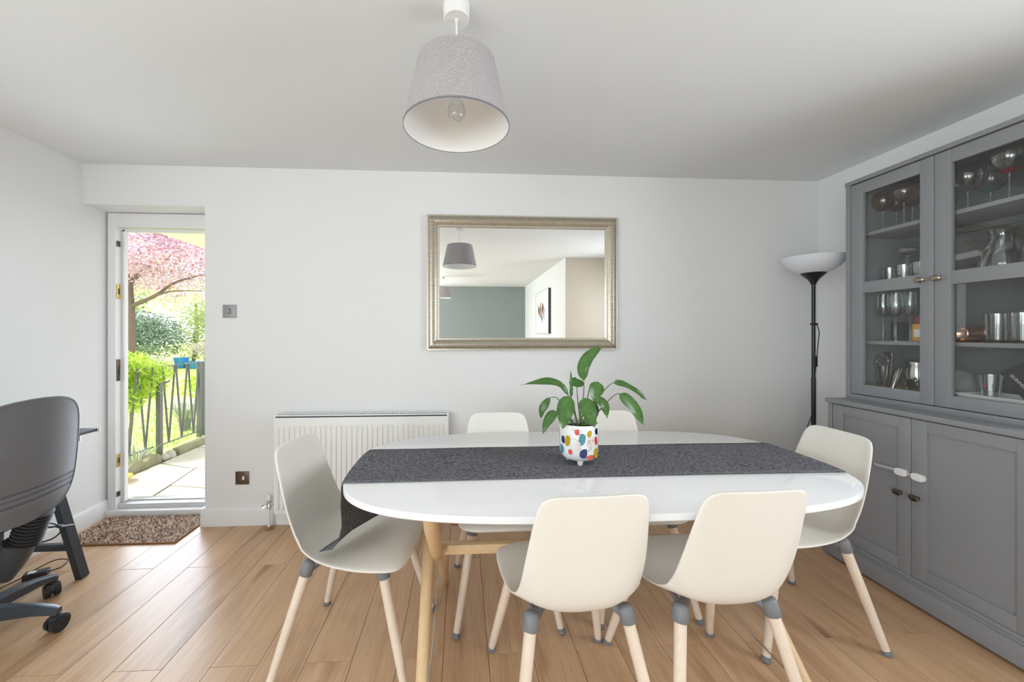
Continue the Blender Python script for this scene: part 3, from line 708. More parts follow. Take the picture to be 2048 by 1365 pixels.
mb = MB(); mb.box(-.012, .02, CY0-CY1-.012, .012, .012, .098, .004).box(-.012+.01, .45, -.008, .012, .012, .098, .004).box(-.002, .45, CY0-CY1-.012, CY0-CY1+.008, .012, .098, .004).box(-.006, .02, CY0-CY1-.006, .006, .098, .108, .003).build('plinth', M['cab'], bc)
for yy in (-.05, CY0-CY1+.05):
    MB().lathe([(0, 0), (.018, 0), (.018, .014), (0, .014)], 14, (.03, yy, 0)).build('foot', M['blackp'], bc)
    MB().lathe([(0, 0), (.018, 0), (.018, .014), (0, .014)], 14, (.40, yy, 0)).build('foot', M['blackp'], bc)
def shaker(parent, root, X, y0, y1, z0, z1, sl, sr, rt, rb, mids=(), glass=False):
    r = root; d = bpy.data.objects.new('door', None)
    mb = MB(); A = lambda *q: mb.box(q[0]-r[0], q[1]-r[0], q[2]-r[1], q[3]-r[1], q[4], q[5], .0016)
    A(X, X+.02, y1-sl, y1, z0, z1); A(X, X+.02, y0, y0+sr, z0, z1); A(X, X+.02, y0+sr, y1-sl, z1-rt, z1); A(X, X+.02, y0+sr, y1-sl, z0, z0+rb)
    for m0, m1 in mids: A(X, X+.02, y0+sr, y1-sl, m0, m1)
    o = mb.build('door', M['cab'], parent)
    if not glass:
        MB().box(X+.009-r[0], X+.016-r[0], y0+sr-.004-r[1], y1-sl+.004-r[1], z0+rb-.004, z1-rt+.004).build('panel', M['cab'], o, 0)
    else:
        zz = [z0+rb]+[q for m in sorted(mids) for q in m]+[z1-rt]
        for a, b in zip(zz[::2], zz[1::2]):
            MB().box(X+.012-r[0], X+.015-r[0], y0+sr-.003-r[1], y1-sl+.003-r[1], a-.003, b+.003).build('pane', M['pane'], o, 0)
    return o
def knob(parent, root, X, y, z, m, s=1.0):
    rot = Matrix.Rotation(-PI/2, 4, 'Y').to_3x3()
    mb = MB().lathe([(0, 0), (.0085*s, .0), (.0055*s, .004), (.005*s, .012), (.009*s, .016), (.0155*s, .021), (.016*s, .025), (.011*s, .030), (0, .032)], 20, (0, 0, 0), rot)
    mb.v = [(a+X-root[0], b*1.25+y-root[1], c*.85+z) for a, b, c in mb.v]
    return mb.build('knob', m, parent, 50)
seam = 1.700
d1 = shaker(bc, BR, bx0+.004, seam+.0015, CY1-.036, .128, .862, .058, .055, .052, .06)
d2 = shaker(bc, BR, bx0+.004, CY0+.036, seam-.0015, .128, .862, .06, .05, .052, .06)
knob(d1, BR, bx0+.004, 1.742, .503, M['knob']); knob(d2, BR, bx0+.004, 1.672, .503, M['knob'])
# child lock strap across both doors
lk = thing('cupboard_lock', 'white strap child lock across the lower cabinet doors', 'child lock', (bx0+.004, seam, .6))
st = catmull([(-.004, .16, -.004), (-.004, .09, .0), (-.005, .04, .002), (-.006, 0, .0), (-.005, -.03, -.001)], 24)
P = [[(p[0]-.001, p[1], p[2]-.0085), (p[0]-.001, p[1], p[2]+.0085)] for p in st]
o = MB().grid(P).build('strap', M['strap'], lk); q = o.modifiers.new('solid', 'SOLIDIFY'); q.thickness = .0022; q.offset = 0
for yy in (.036, -.034):
    poly = [(yy+a, b) for a, b in sup(.026, .0165, 3.2, 32)]
    pd = MB().prism(poly, -.0125, 0, 'x'); pd.build('lock_pad', M['lock'], lk, 30)
    MB().prism([(yy+a, b) for a, b in sup(.016, .0085, 3, 28)], -.0145, -.0125, 'x').build('lock_button', M['lock'], lk, 30)

UX = 2.21
uc = thing('display_cabinet', 'grey glass-door display cabinet standing on the base cabinet', 'cabinet', (UX, CY1, .892))
UR = (UX, CY1)
def ub(name, x0, x1, y0, y1, z0, z1, m, b=.0015): return MB().box(x0-UX, x1-UX, y0-CY1, y1-CY1, z0-.892, z1-.892, b).build(name, m, uc)
ub('side_panel', UX-.002, XR-.003, CY1-.026, CY1, .892, 2.10, M['cab']); ub('side_panel', UX-.002, XR-.003, CY0, CY0+.026, .892, 2.10, M['cab'])
ub('top_board', UX-.006, XR-.003, CY0-.003, CY1+.003, 2.10, 2.122, M['cab'], .003)
ub('bottom_board', UX-.002, XR-.003, CY0+.026, CY1-.026, .892, .918, M['cab'])
ub('back_panel', XR-.012, XR-.004, CY0+.02, CY1-.02, .90, 2.10, M['cabin'], 0)
for z in (1.20, 1.522, 1.80): ub('shelf', UX+.032, XR-.013, CY0+.028, CY1-.028, z, z+.019, M['cab'])
ub('shelf_support', XR-.03, XR-.0125, CY0+.028, CY1-.028, 1.768, 1.80, M['cabin'], 0)
ub('centre_post', UX+.022, UX+.034, seam-.012, seam+.012, .918, 2.10, M['cabin'], 0)
class Z: pass
def shift_down(o):
    o.location.z -= .892
e1 = shaker(uc, UR, UX, seam+.0015, CY1-.029, .922, 2.094, .066, .056, .062, .056, [(1.482, 1.543)], True); shift_down(e1)
e2 = shaker(uc, UR, UX, CY0+.029, seam-.0015, .922, 2.094, .062, .06, .062, .056, [(1.482, 1.543)], True); shift_down(e2)
knob(e1, UR, UX, 1.742, 1.516, M['brassk']); knob(e2, UR, UX, 1.678, 1.516, M['brassk'])

# ---- glassware and bar things in the display cabinet
def KY(x, y): return min(y*x/2.38, 2.052)
def gl(name, label, cat, x, y, z, prof, m, n=24, group=None):
    o = MB().lathe(prof, n).build(name, m, None, 60, (x, y, z)); return tag(o, label, cat, group)
def goblet(R, hb, hs, top=.75, foot=.034):
    """balloon bowl on a stem: foot, stem, bowl"""
    pr = [(0, .001), (foot, .001), (foot, .003), (.006, .006), (.0038, .02), (.0036, hs-.01), (.006, hs)]
    for i in range(1, 11):
        q = i/10; a = q*PI*top; pr.append((max(.006, R*math.sin(a)), hs+hb*(1-math.cos(a))/(1-math.cos(PI*top))))
    return pr
def stemware(label, x, y, z, R, hb, hs, bowl, stem, top=.72, group=None, tint=None):
    t = thing('wine_glass', label, 'glass', (x, KY(x, y), z), 0, group)
    pr = goblet(R, hb, hs, top)
    MB().lathe(pr[:7], 20).build('stem', stem, t, 60); MB().lathe(pr[6:], 28).build('bowl', bowl, t, 60)
    if tint: MB().lathe([(.0, hs+.001), (R*.25, hs+.004), (R*.5, hs+.014)], 20).build('bowl_base', tint, t, 60)
    return t
zs = 1.8195
G1 = 'rose tinted balloon glasses'
for x, y, dz, lb in [(2.36, 2.080, 0, 'rose balloon wine glass, first from the left on the top shelf'), (2.44, 2.045, 0, 'rose balloon wine glass, second from the left, set back on the top shelf'),
                     (2.33, 1.965, .006, 'rose balloon wine glass, third and nearest the pane on the top shelf'), (2.43, 1.925, .0, 'rose balloon wine glass half hidden by the door stile on the top shelf')]:
    stemware(lb, x, y, zs, .048, .105, .125+dz, M['rose'], M['clear'], .74, G1)
stemware('large clear balloon glass at the left of the right door top shelf', 2.35, 1.70, zs, .062, .105, .10, M['clear'], M['clear'], .66)
stemware('large balloon glass with a red base on the right top shelf', 2.32, 1.56, zs, .062, .115, .12, M['clear'], M['clear'], .68, None, M['redg'])
stemware('balloon glass with a teal base behind the red one', 2.47, 1.62, zs, .055, .10, .10, M['clear'], M['clear'], .68, None, M['tealg'])
stemware('clear balloon glass at the back left of the right top shelf', 2.48, 1.79, zs, .05, .10, .08, M['clear'], M['clear'], .7)
stemware('clear balloon glass cut by the photo edge on the right top shelf', 2.36, 1.44, zs, .06, .11, .11, M['clear'], M['clear'], .68)
zm = 1.5415
def tumbler(label, x, y, z, R, h, m, group, flare=1.04):
    n = 20; return gl('tumbler', label, 'glass', x, KY(x, y), z, [(0, .001), (R*.86, .001), (R*.92, .006), (R*flare, h), (R*flare-.0022, h), (R*.86, .012), (0, .011)], m, n, group)
for x, y, lb in [(2.40, 2.06, 'cut crystal tumbler, leftmost of the row below the rose glasses'), (2.46, 2.015, 'cut crystal tumbler set back behind the leftmost one'), (2.36, 1.965, 'cut crystal tumbler in front of the decanter'), (2.35, 1.885, 'cut crystal tumbler half hidden by the left door stile')]:
    tumbler(lb, x, y, zm, .039, .083, M['cutglass'], 'cut crystal tumblers')
dc = thing('decanter', 'cut crystal decanter with a flat disc stopper behind the tumblers', 'decanter', (2.46, 2.015, zm))
MB().lathe([(0, .001), (.055, .001), (.06, .01), (.06, .05), (.05, .085), (.03, .105), (.02, .115), (.018, .13), (.036, .142), (.038, .146)], 24).build('bottle', M['cutglass'], dc, 40)
MB().lathe([(.012, .135), (.014, .15), (.045, .16), (.055, .166), (.055, .182), (.045, .188), (.012, .19), (.008, .20), (.012, .212), (0, .218)], 10).build('stopper', M['cutglass'], dc, 20)
mg = thing('martini_glass', 'clear conical martini glass on the right middle shelf', 'glass', (2.33, 1.615, zm))
MB().lathe([(0, .001), (.032, .001), (.032, .003), (.005, .006), (.0042, .075), (.004, .085)], 20).build('stem', M['clear'], mg, 60)
MB().lathe([(.004, .085), (.058, .148), (.0565, .148), (.003, .088)], 28).build('bowl', M['clear'], mg, 60)
gl('carafe', 'wide clear carafe with a sloping shoulder right of the martini glass', 'carafe', 2.42, 1.61, zm, [(0, .001), (.068, .001), (.075, .012), (.07, .05), (.05, .105), (.04, .13), (.038, .165), (.045, .18), (.043, .18), (.036, .165), (.046, .106), (.066, .05), (.07, .014), (0, .008)], M['clear'], 32)
gl('crystal_bowl', 'cut crystal bowl left of the martini glass', 'bowl', 2.45, 1.78, zm, [(0, .001), (.035, .001), (.04, .008), (.066, .05), (.070, .065), (.067, .065), (.06, .05), (.03, .014), (0, .012)], M['cutglass'], 14)
gl('water_glass', 'clear tumbler right of the carafe at the photo edge', 'glass', 2.37, 1.475, zm, [(0, .001), (.03, .001), (.034, .01), (.037, .11), (.035, .11), (.031, .012), (0, .01)], M['clear'], 24)
ps = MB()
Pg = []
for i in range(25):
    y = 1.42+.40*i/24; zc = 1.655+.012*math.sin(i/24*4+.5); Pg.append([(2.46+.0*j, y, zc-.03+.012*j) for j in range(5)])
o = MB().grid(Pg).build('serving_dish', M['clear'], None, 60); tag(o, 'long wavy edged glass dish stood against the cabinet back', 'dish')
q = o.modifiers.new('solid', 'SOLIDIFY'); q.thickness = .006
# champagne flutes
zf = 1.2195
G2 = 'tall wine flutes'
def flute(lb, x, y):
    t = thing('champagne_flute', lb, 'glass', (x, KY(x, y), zf), 0, G2)
    MB().lathe([(0, .001), (.028, .001), (.028, .003), (.006, .008), (.0042, .03), (.0042, .125), (.007, .132)], 20).build('stem', M['clear'], t, 60)
    MB().lathe([(.007, .132), (.022, .140), (.029, .150), (.0285, .2), (.026, .262), (.0248, .262), (.0272, .2), (.0275, .152), (.007, .137)], 24).build('bowl', M['clear'], t, 60)
for x, y, lb in [(2.36, 2.082, 'tall clear flute, leftmost on the shelf below the door rail'), (2.42, 2.012, 'tall clear flute set back, second from the left'), (2.33, 2.004, 'tall clear flute nearest the pane, third from the left'), (2.38, 1.937, 'tall clear flute beside the yellow tin')]:
    flute(lb, x, y)
tag(MB().box(-.022, .022, -.03, .03, 0, .105, .003).build('black_carton', M['blackc'], None, 30, (2.47, 2.06, zf)), 'small black carton standing behind the flutes', 'box')
yt = thing('round_tin', 'yellow tin with a red lid on the shelf right of the flutes', 'tin', (2.36, 1.872, zf))
MB().lathe([(0, 0), (.03, 0), (.033, .004), (.034, .05), (.03, .088), (0, .089)], 24).build('tin_body', M['yellow'], yt)
MB().lathe([(.026, .088), (.027, .09), (.027, .128), (0, .13)], 24).build('lid', M['redt'], yt)
lb_ = MB(); 
Pp = [[(.0352*math.cos(a), .0352*math.sin(a), z) for a in np.linspace(PI-.1, PI+.6, 12)] for z in (.022, .062)]
lb_.grid(Pp).build('paper_label', M['whitep'], yt)
# copper mug on its side, tumblers
cm = thing('copper_mug', 'copper mug lying on its side on the right shelf', 'mug', (2.38, 1.675, zf+.038), -.45)
rotm = Matrix.Rotation(-PI/2, 4, 'Y').to_3x3()
MB().lathe([(0, -.02), (.034, -.02), (.037, -.012), (.037, .038), (.0395, .043), (.0375, .046), (.033, .042), (.032, -.01), (0, -.015)], 28, (0, 0, 0), rotm).build('mug_body', M['copper'], cm, 50)
MB().tube(catmull([(-.02, .036, -.012), (-.02, .056, -.024), (.015, .058, -.024), (.025, .037, -.012)], 12), .004, 8).build('handle', M['copper'], cm)
for x, y, lb in [(2.38, 1.60, 'straight clear tumbler beside the copper mug'), (2.36, 1.51, 'straight clear tumbler, third along from the copper mug'), (2.47, 1.63, 'straight clear tumbler set back behind the others')]:
    gl('tumbler', lb, 'glass', x, y, zf, [(0, .001), (.036, .001), (.038, .006), (.042, .128), (.040, .128), (.036, .012), (0, .012)], M['clear'], 28, 'straight clear tumblers')
# bottom left: bar tools
zb = .9185
tag(MB().box(-.095, .085, -.12, .12, 0, .030, .003).box(-.095, -.087, -.12, .12, .030, .052, .002).box(.077, .085, -.12, .12, .030, .05, .002).box(-.087, .077, -.12, -.112, .030, .05, .002).box(-.087, .077, .112, .12, .030, .05, .002).build('bamboo_tray', M['tray'], None, 30, (2.37, 1.965, zb)), 'bamboo tray holding bar tools at the bottom left of the cabinet', 'tray')
zt = zb+.0305
gl('shaker_tin', 'steel shaker tin holding bar tools', 'shaker', 2.365, 2.055, zt, [(0, .001), (.022, .001), (.024, .006), (.031, .128), (.032, .131), (.030, .131), (.022, .008), (0, .006)], M['steel'], 28)
sn = thing('cocktail_strainer', 'round coil-rimmed strainer standing in the shaker tin', 'strainer', (2.345, 2.045, zt+.158))
ringp = [(0, .032*math.cos(a), .032*math.sin(a)) for a in np.linspace(0, 2*PI, 64)]
coil = [((.0045*math.cos(i*.9)), (.032+.0045*math.sin(i*.9))*math.cos(i/220*2*PI), (.032+.0045*math.sin(i*.9))*math.sin(i/220*2*PI)) for i in range(221)]
MB().tube(coil, .0011, 4).build('spring', M['steel'], sn)
MB().prism([(.030*math.cos(a), .030*math.sin(a)) for a in np.linspace(0, 2*PI, 28)[:-1]], -.001, .001, 'x').build('strainer_plate', M['steel'], sn)
MB().tube([(0, .03, -.01), (.01, .05, -.02), (.012, .06, -.03)], .004, 6).build('handle', M['steel'], sn)
tl = MB().tube([(2.385, 2.058, zt+.02), (2.40, 2.066, zt+.17)], .006, 8).lathe([(0, .16), (.014, .165), (.02, .185), (.012, .205), (0, .208)], 12, (2.40, 2.066, zt)).build('bar_whisk', M['blackp'], None)
tag(tl, 'black handled bar tool behind the strainer', 'bar tool')
tag(MB().tube([(2.37, 2.03, zt+.02), (2.36, 2.005, zt+.19)], .0025, 6).lathe([(0, .185), (.006, .188), (.006, .2), (0, .203)], 8, (2.36, 2.005, zt)).build('bar_spoon', M['steel'], None), 'thin steel bar spoon leaning right of the strainer', 'bar tool')
tag(MB().tube([(2.35, 1.998, zt+.004), (2.38, 1.985, zt+.12), (2.382, 1.984, zt+.128)], [.010, .012, .006], 16).build('muddler', M['steel'], None, 50), 'steel muddler leaning beside the shaker tin', 'bar tool')
jr = thing('shaker_jar', 'steel cocktail shaker with a wide lid, right on the bamboo tray', 'shaker', (2.42, 1.935, zt))
MB().lathe([(0, 0), (.036, 0), (.044, .02), (.046, .105), (.04, .135), (.038, .148)], 28).build('jar_body', M['steel'], jr, 50)
MB().lathe([(.038, .148), (.047, .150), (.047, .162), (.04, .168), (.0, .172)], 28).build('lid', M['steel'], jr, 50)
sn2 = thing('cocktail_strainer', 'coil-rimmed strainer leaning low against the steel shaker', 'strainer', (2.335, 1.895, zt+.045), -.2)
MB().tube(coil, .0012, 4).build('spring', M['steel'], sn2)
MB().prism([(.029*math.cos(a), .029*math.sin(a)) for a in np.linspace(0, 2*PI, 28)[:-1]], -.001, .001, 'x').build('strainer_plate', M['knob'], sn2)
MB().tube([(0, .02, .022), (-.005, .05, .0), (-.01, .07, -.04)], .0035, 8).build('handle', M['steel'], sn2)
# bottom right
kn = MB().sphere((0, 0, .085), (.05, .062, .085), 20, 12); kn.v = [(a+.008*math.sin(c*60+b*40), b, max(0, c)+.004*math.sin(b*90)) for a, b, c in kn.v]
tag(kn.build('knitted_pouch', M['knit'], None, 60, (2.39, 1.735, zb)), 'grey knitted pouch at the bottom left behind the right door', 'pouch')
wgl = thing('wine_glass', 'clear wine glass lying on its side beside the knitted pouch', 'glass', (2.45, 1.66, zb+.045), 2.2)
pr = goblet(.042, .09, .08, .7); MB().lathe(pr[:7], 18, (0, 0, 0), rotm).build('stem', M['clear'], wgl, 60); MB().lathe(pr[6:], 24, (0, 0, 0), rotm).build('bowl', M['clear'], wgl, 60)
wt = thing('serving_tray', 'white rectangular serving tray at the front of the cabinet floor', 'tray', (2.345, 1.51, zb+.022))
MB().box(-.07, .07, -.14, .12, .0, .008, .002).build('tray_floor', M['ceramic'], wt)
tr_ = MB(); tr_.add([(-.07, .12, .004), (-.095, .145, .05), (-.095, -.165, .05), (-.07, -.14, .004), (-.066, .116, .008), (-.09, .14, .05), (-.09, -.16, .05), (-.066, -.136, .008)], [(0, 1, 2, 3), (7, 6, 5, 4), (1, 5, 6, 2), (0, 4, 5, 1), (3, 2, 6, 7)])
tr_.add([(.07, .12, .004), (.095, .145, .05), (.095, -.165, .05), (.07, -.14, .004)], [(3, 2, 1, 0)])
tr_.add([(-.07, .12, .004), (.07, .12, .004), (.095, .145, .05), (-.095, .145, .05)], [(0, 1, 2, 3)]).build('tray_rim', M['ceramic'], wt, 20)
pg = thing('pint_glass', 'clear pint glass with a small red badge beside the black box', 'glass', (2.35, 1.60, zb+.009))
MB().lathe([(0, .001), (.029, .001), (.031, .01), (.036, .09), (.041, .148), (.039, .148), (.034, .09), (.029, .014), (0, .012)], 28).build('glass_body', M['clear'], pg, 60)
MB().grid([[(.0385*math.cos(a), .0385*math.sin(a), z) for a in np.linspace(PI+.05, PI+.3, 4)] for z in (.088, .112)]).build('badge', M['redt'], pg)
bx = thing('gift_box', 'black cardboard box lettered in white, tilted on the serving tray', 'box', (2.40, 1.50, zb+.165), .0)
Q = Matrix.Rotation(-.62, 4, 'X')
def rbox(x0, x1, y0, y1, z0, z1, b=.001):
    mb = MB().box(x0, x1, y0, y1, z0, z1, b); mb.v = [tuple(Q @ Vector(p)) for p in mb.v]; return mb
rbox(-.02, .045, -.095, .075, -.075, .055, .002).build('carton', M['blackc'], bx)
fc = bpy.data.curves.new('lettering', 'FONT'); fc.body = 'GUINNESS'; fc.size = .0165; fc.extrude = .0003; fc.align_x = 'CENTER'; fc.align_y = 'CENTER'
ft = bpy.data.objects.new('text_source', fc); C.objects.link(ft); bpy.context.view_layer.update()
fm = bpy.data.meshes.new_from_object(ft.evaluated_get(bpy.context.evaluated_depsgraph_get())); bpy.data.objects.remove(ft)
fm.materials.clear(); fm.materials.append(M['whitep'])
fo = bpy.data.objects.new('lettering', fm); C.objects.link(fo); fo.parent = bx; fo['kind'] = 'stuff'
R0 = Matrix(((0, 0, -1, 0), (-1, 0, 0, 0), (0, 1, 0, 0), (0, 0, 0, 1)))
fo.matrix_local = Q @ Matrix.Translation((-.0205, .045, -.008)) @ R0 @ Matrix.Rotation(-1.5, 4, 'Z')
rbox(-.0206, -.02, -.095, -.03, -.012, -.009, 0).build('printed_line', M['whitep'], bx, 0)
gb = MB(); R4 = random.Random(9)
for i in range(14):
    a = R4.uniform(0, 6.28); r = R4.uniform(.01, .035); c = Vector((2.285+.3*r*math.cos(a), 1.715+r*math.sin(a)*1.3, zb+.001))
    d = Vector((math.cos(a)*.35, math.sin(a)*.5, 1.0)).normalized(); s_ = d.cross(Vector((1, 0, 0.2))).normalized()*.011
    gb.add([c, c+d*.05+s_, c+d*R4.uniform(.065, .08), c+d*.05-s_], [(0, 1, 2, 3)])
tag(gb.build('green_sprig', M['green'], None, 0), 'small green sprig ornament at the front of the knitted pouch', 'ornament')

# ------------------------------------------------------------------ desk, office chair, adapter
dk = thing('desk', 'dark grey desk with splayed legs against the left wall', 'desk', (-2.19, 1.40, 0))
DX0, DX1, DY0, DY1 = -2.40+2.19, -1.975+2.19, -.9, .86
MB().box(DX0, DX1, DY0, DY1, .728, .742, .002).build('desktop', M['deskm'], dk)
for yy in (.845, -.885):
    MB().lathe([(0, 0), (.007, 0), (.007, .018), (0, .018)], 14, (DX1+.004, yy, .727)).build('edge_clip', M['chrome'], dk)
MB().lathe([(0, -.012), (.008, -.012), (.008, .014), (0, .014)], 14, (DX1-.0, .74, .715)).build('edge_clip', M['chrome'], dk)
def sq(mb, a, b, w1, w2):
    a, b = Vector(a), Vector(b); t = (b-a).normalized(); u = Vector((1, 0, 0)); u = (u-t*u.dot(t)).normalized(); v = t.cross(u); vs = []
    for p in (a, b): vs += [p+u*w1*s1+v*w2*s2 for s1, s2 in ((-1, -1), (1, -1), (1, 1), (-1, 1))]
    return mb.add(vs, [(0, 1, 2, 3), (7, 6, 5, 4)]+[(i, 4+i, 4+(i+1) % 4, (i+1) % 4) for i in range(4)])
for yy in (.70, -.72):
    e = MB(); sq(e, (.10, yy-.03, .73), (.238, yy+.036, 0), .016, .022).build('leg', M['deskleg'], dk, fix=True)
    e = MB(); sq(e, (-.10, yy-.03, .73), (-.185, yy+.036, 0), .016, .022).build('leg', M['deskleg'], dk, fix=True)
    e = MB(); sq(e, (.195, yy+.018, .17), (-.165, yy+.018, .17), .015, .012)
    MB().box(-.165, .205, yy+.005, yy+.031, .152, .185, .003).build('crossbar', M['deskleg'], dk)
    MB().box(-.14, .14, yy-.05, yy-.01, .708, .728, .003).build('trestle_top', M['deskleg'], dk)

oc = thing('office_chair', 'charcoal swivel office chair on castors at the desk', 'office chair', (-1.996, 1.706, 0))
# backrest: a curved shell facing the wall, with three grooves near the bottom
bz0, bz1, nb_ = .488, .990, 110
front, backf = [], []
for i in range(nb_+1):
    v = i/nb_; z = bz0+(bz1-bz0)*v
    hw = .236*max(.0, 1-abs(2*v-1)**5.2)**.42*(.955+.045*math.sin(PI*v)) if 0 < v < 1 else .02
    hw = max(hw, .02)
    gr = sum(math.exp(-((z-g)/.0042)**2) for g in (.572, .596, .620))*.008
    r1, r2 = [], []
    for j in range(21):
        u = -1+2*j/20; y = hw*u
        xx = .262-.10*(y/.232)**2*.55+.03*(v-.5)**2*4*.4-.05*(1-v)**3
        th = .006+.016*(1-abs(u)**6)*(min(1, v*6)*min(1, (1-v)*6))**.5
        r1.append((xx-gr*(1-abs(u)**8), y, z)); r2.append((xx-th, y, z))
    front.append(r1); backf.append(r2)
MB().grid(front).build('backrest', M['chairg'], oc, 60)
MB().grid(backf).build('back_cushion', M['blackp'], oc, 60)
rim = [front[0][j] for j in range(21)]+[front[i][20] for i in range(nb_+1)]+[front[nb_][j] for j in range(20, -1, -1)]+[front[i][0] for i in range(nb_, -1, -1)]
MB().tube([(a-.004, b, c) for a, b, c in rim], .006, 8).build('backrest_edge', M['chairg'], oc, 80)
bl = MB(); pts = []; rr_ = []
for i in range(40):
    t_ = i/39; pts.append((.185-.05*t_, .075, .505-.14*t_)); rr_.append((.056 if i % 4 in (1, 2) else .043)*(1-.08*t_))
bl.tube(pts, rr_, 18); bl.build('bellows', mat('bellows_rubber', srgb(52, 53, 56), .45), oc, 25)
MB().tube([(.12, .07, .375), (.105, .07, .33), (.09, .06, .28), (.08, .05, .22)], [.05, .052, .045, .022], 12, flat=1.1).build('tilt_mechanism', M['deskm'], oc, 40)
MB().sphere((.172, .10, .385), .008).build('bolt', M['chrome'], oc)
st_ = MB(); st_.box(-.30, .12, -.23, .19, .45, .515, .035).build('seat_cushion', M['chairg'], oc)
MB().box(-.27, .09, -.2, .16, .425, .452, .01).build('seat_pan', M['blackp'], oc)
MB().lathe([(0, .09), (.032, .09), (.032, .2), (.026, .2), (.026, .36), (.016, .361), (.016, .41), (0, .41)], 20).build('gas_column', M['blackp'], oc)
MB().tube([(.06, .10, .40), (.08, .22, .36), (.085, .29, .335)], .005, 8).tube([(.085, .27, .337), (.088, .33, .318)], [.014, .012], 10, flat=.4).build('lever', M['blackp'], oc)
cabl = catmull([(.13, .10, .42), (.17, .15, .41), (.19, .17, .37), (.16, .16, .335), (.11, .13, .33)], 24)
MB().tube(cabl, .0032, 6).build('control_cable', M['blackp'], oc)
a0 = math.atan2(2.0-1.706, -1.954+1.996)
for k in range(5):
    a = a0-k*2*PI/5; ca, sa = math.cos(a), math.sin(a); Ln = .285
    pr_ = [(.03, .105, .032, .030), (.12, .112, .026, .024), (.22, .105, .021, .018), (.275, .094, .02, .014), (.300, .085, .016, .012)]
    vs = []
    for d, z, hw, hh in pr_:
        for s1, s2 in ((-1, -1), (1, -1), (1, .6), (.6, 1), (-.6, 1), (-1, .6)): vs.append((d*ca-hw*s1*sa, d*sa+hw*s1*ca, z+hh*s2))
    n6 = 6; fs = [(i*n6+j, i*n6+(j+1) % n6, (i+1)*n6+(j+1) % n6, (i+1)*n6+j) for i in range(4) for j in range(n6)]+[tuple(range(5, -1, -1)), tuple(24+j for j in range(6))]
    MB().add(vs, fs).build('base_arm', M['deskleg'], oc, 40)
    cx_, cy_ = .286*ca, .286*sa; b = a+1.1
    ux, uy = math.cos(b), math.sin(b)
    cs = MB().box(cx_-.010, cx_+.010, cy_-.010, cy_+.010, .045, .085, .004).build('castor', M['blackp'], oc)
    for s1 in (-1, 1):
        c1 = (cx_+ux*.004+uy*s1*.006, cy_+uy*.004-ux*s1*.006, .03); c2 = (cx_+ux*.004+uy*s1*.027, cy_+uy*.004-ux*s1*.027, .03)
        MB().tube([c1, c2], [.03, .029], 20).build('castor_wheel', M['blackp'], cs, 40)
    MB().tube([(cx_+ux*.012-uy*.02, cy_+uy*.012+ux*.02, .038), (cx_+ux*.012+uy*.02, cy_+uy*.012-ux*.02, .038)], .031, 16).build('castor_hood', M['deskleg'], cs, 40)
ad = thing('power_adapter', 'small black power adapter lying on the floor under the desk', 'adapter', (-2.19, 2.15, 0), .5)
MB().box(-.045, .045, -.024, .024, 0, .03, .004).build('adapter_body', M['blackp'], ad)
MB().box(-.03, .0, -.012, .012, .03, .0304).build('sticker', M['whitep'], ad, 0)
MB().tube(catmull([(.045, 0, .015), (.09, .01, .02), (.10, .06, .03), (.04, .09, .03), (-.03, .06, .012)], 24), .0028, 6).build('cable', M['blackp'], ad)
MB().tube(catmull([(-.045, 0, .015), (-.12, -.06, .004), (-.2, -.18, .004), (-.26, -.35, .004)], 20), .0028, 6).build('cable', M['blackp'], ad)

# ------------------------------------------------------------------ garden
GZ = -.06
ln = MB(); Pl = []
for i in range(30):
    X = -3.12-14.0*(i/29)**1.4; row = []
    for j in range(30):
        Y = -6+28*j/29; dist = max(0, math.hypot(X+3.1, max(0, Y-4))-1.0); row.append((X, Y, GZ+.03+.034*dist+.012*math.sin(X*3+Y*2)))
    Pl.append(row)
o = ln.grid(Pl).build('lawn', M['lawn'], None, 80); o['kind'] = 'structure'
def lawn_z(X, Y): return GZ+.03+.034*max(0, math.hypot(X+3.1, max(0, Y-4))-1.0)
struct('ground', MB().box(-3.14, 6, 2.95, 22, -.4, GZ-.03), M['earth'])
pt = MB().box(-3.12, -.9, 2.98, 7.0, GZ-.03, GZ-.012); pt = struct('patio', pt, M['earth'])
R5 = random.Random(21); gx, gy = 4, 7
gp = {(i, j): (-3.06+2.1*i/gx+(R5.uniform(-.12, .12) if 0 < i < gx else 0), 3.0+3.9*j/gy+(R5.uniform(-.14, .14) if 0 < j < gy else 0)) for i in range(gx+1) for j in range(gy+1)}
for i in range(gx):
    for j in range(gy):
        q = [gp[i, j], gp[i+1, j], gp[i+1, j+1], gp[i, j+1]]; cx = sum(a for a, b in q)/4; cy = sum(b for a, b in q)/4
        s = lambda k_: [(cx+(a-cx)*(1-.018*k_/.3), cy+(b-cy)*(1-.018*k_/.3)) for a, b in q]
        hz = GZ+R5.uniform(-.004, .004); a, b = s(.6), s(.95)
        mb = MB(); mb.add([(x, y, GZ-.02) for x, y in a]+[(x, y, hz-.004) for x, y in a]+[(x, y, hz) for x, y in b], [(0, 1, 5, 4), (1, 2, 6, 5), (2, 3, 7, 6), (3, 0, 4, 7), (4, 5, 9, 8), (5, 6, 10, 9), (6, 7, 11, 10), (7, 4, 8, 11), (8, 9, 10, 11)])
        mb.build('flagstone', M['stone'], pt, 0)
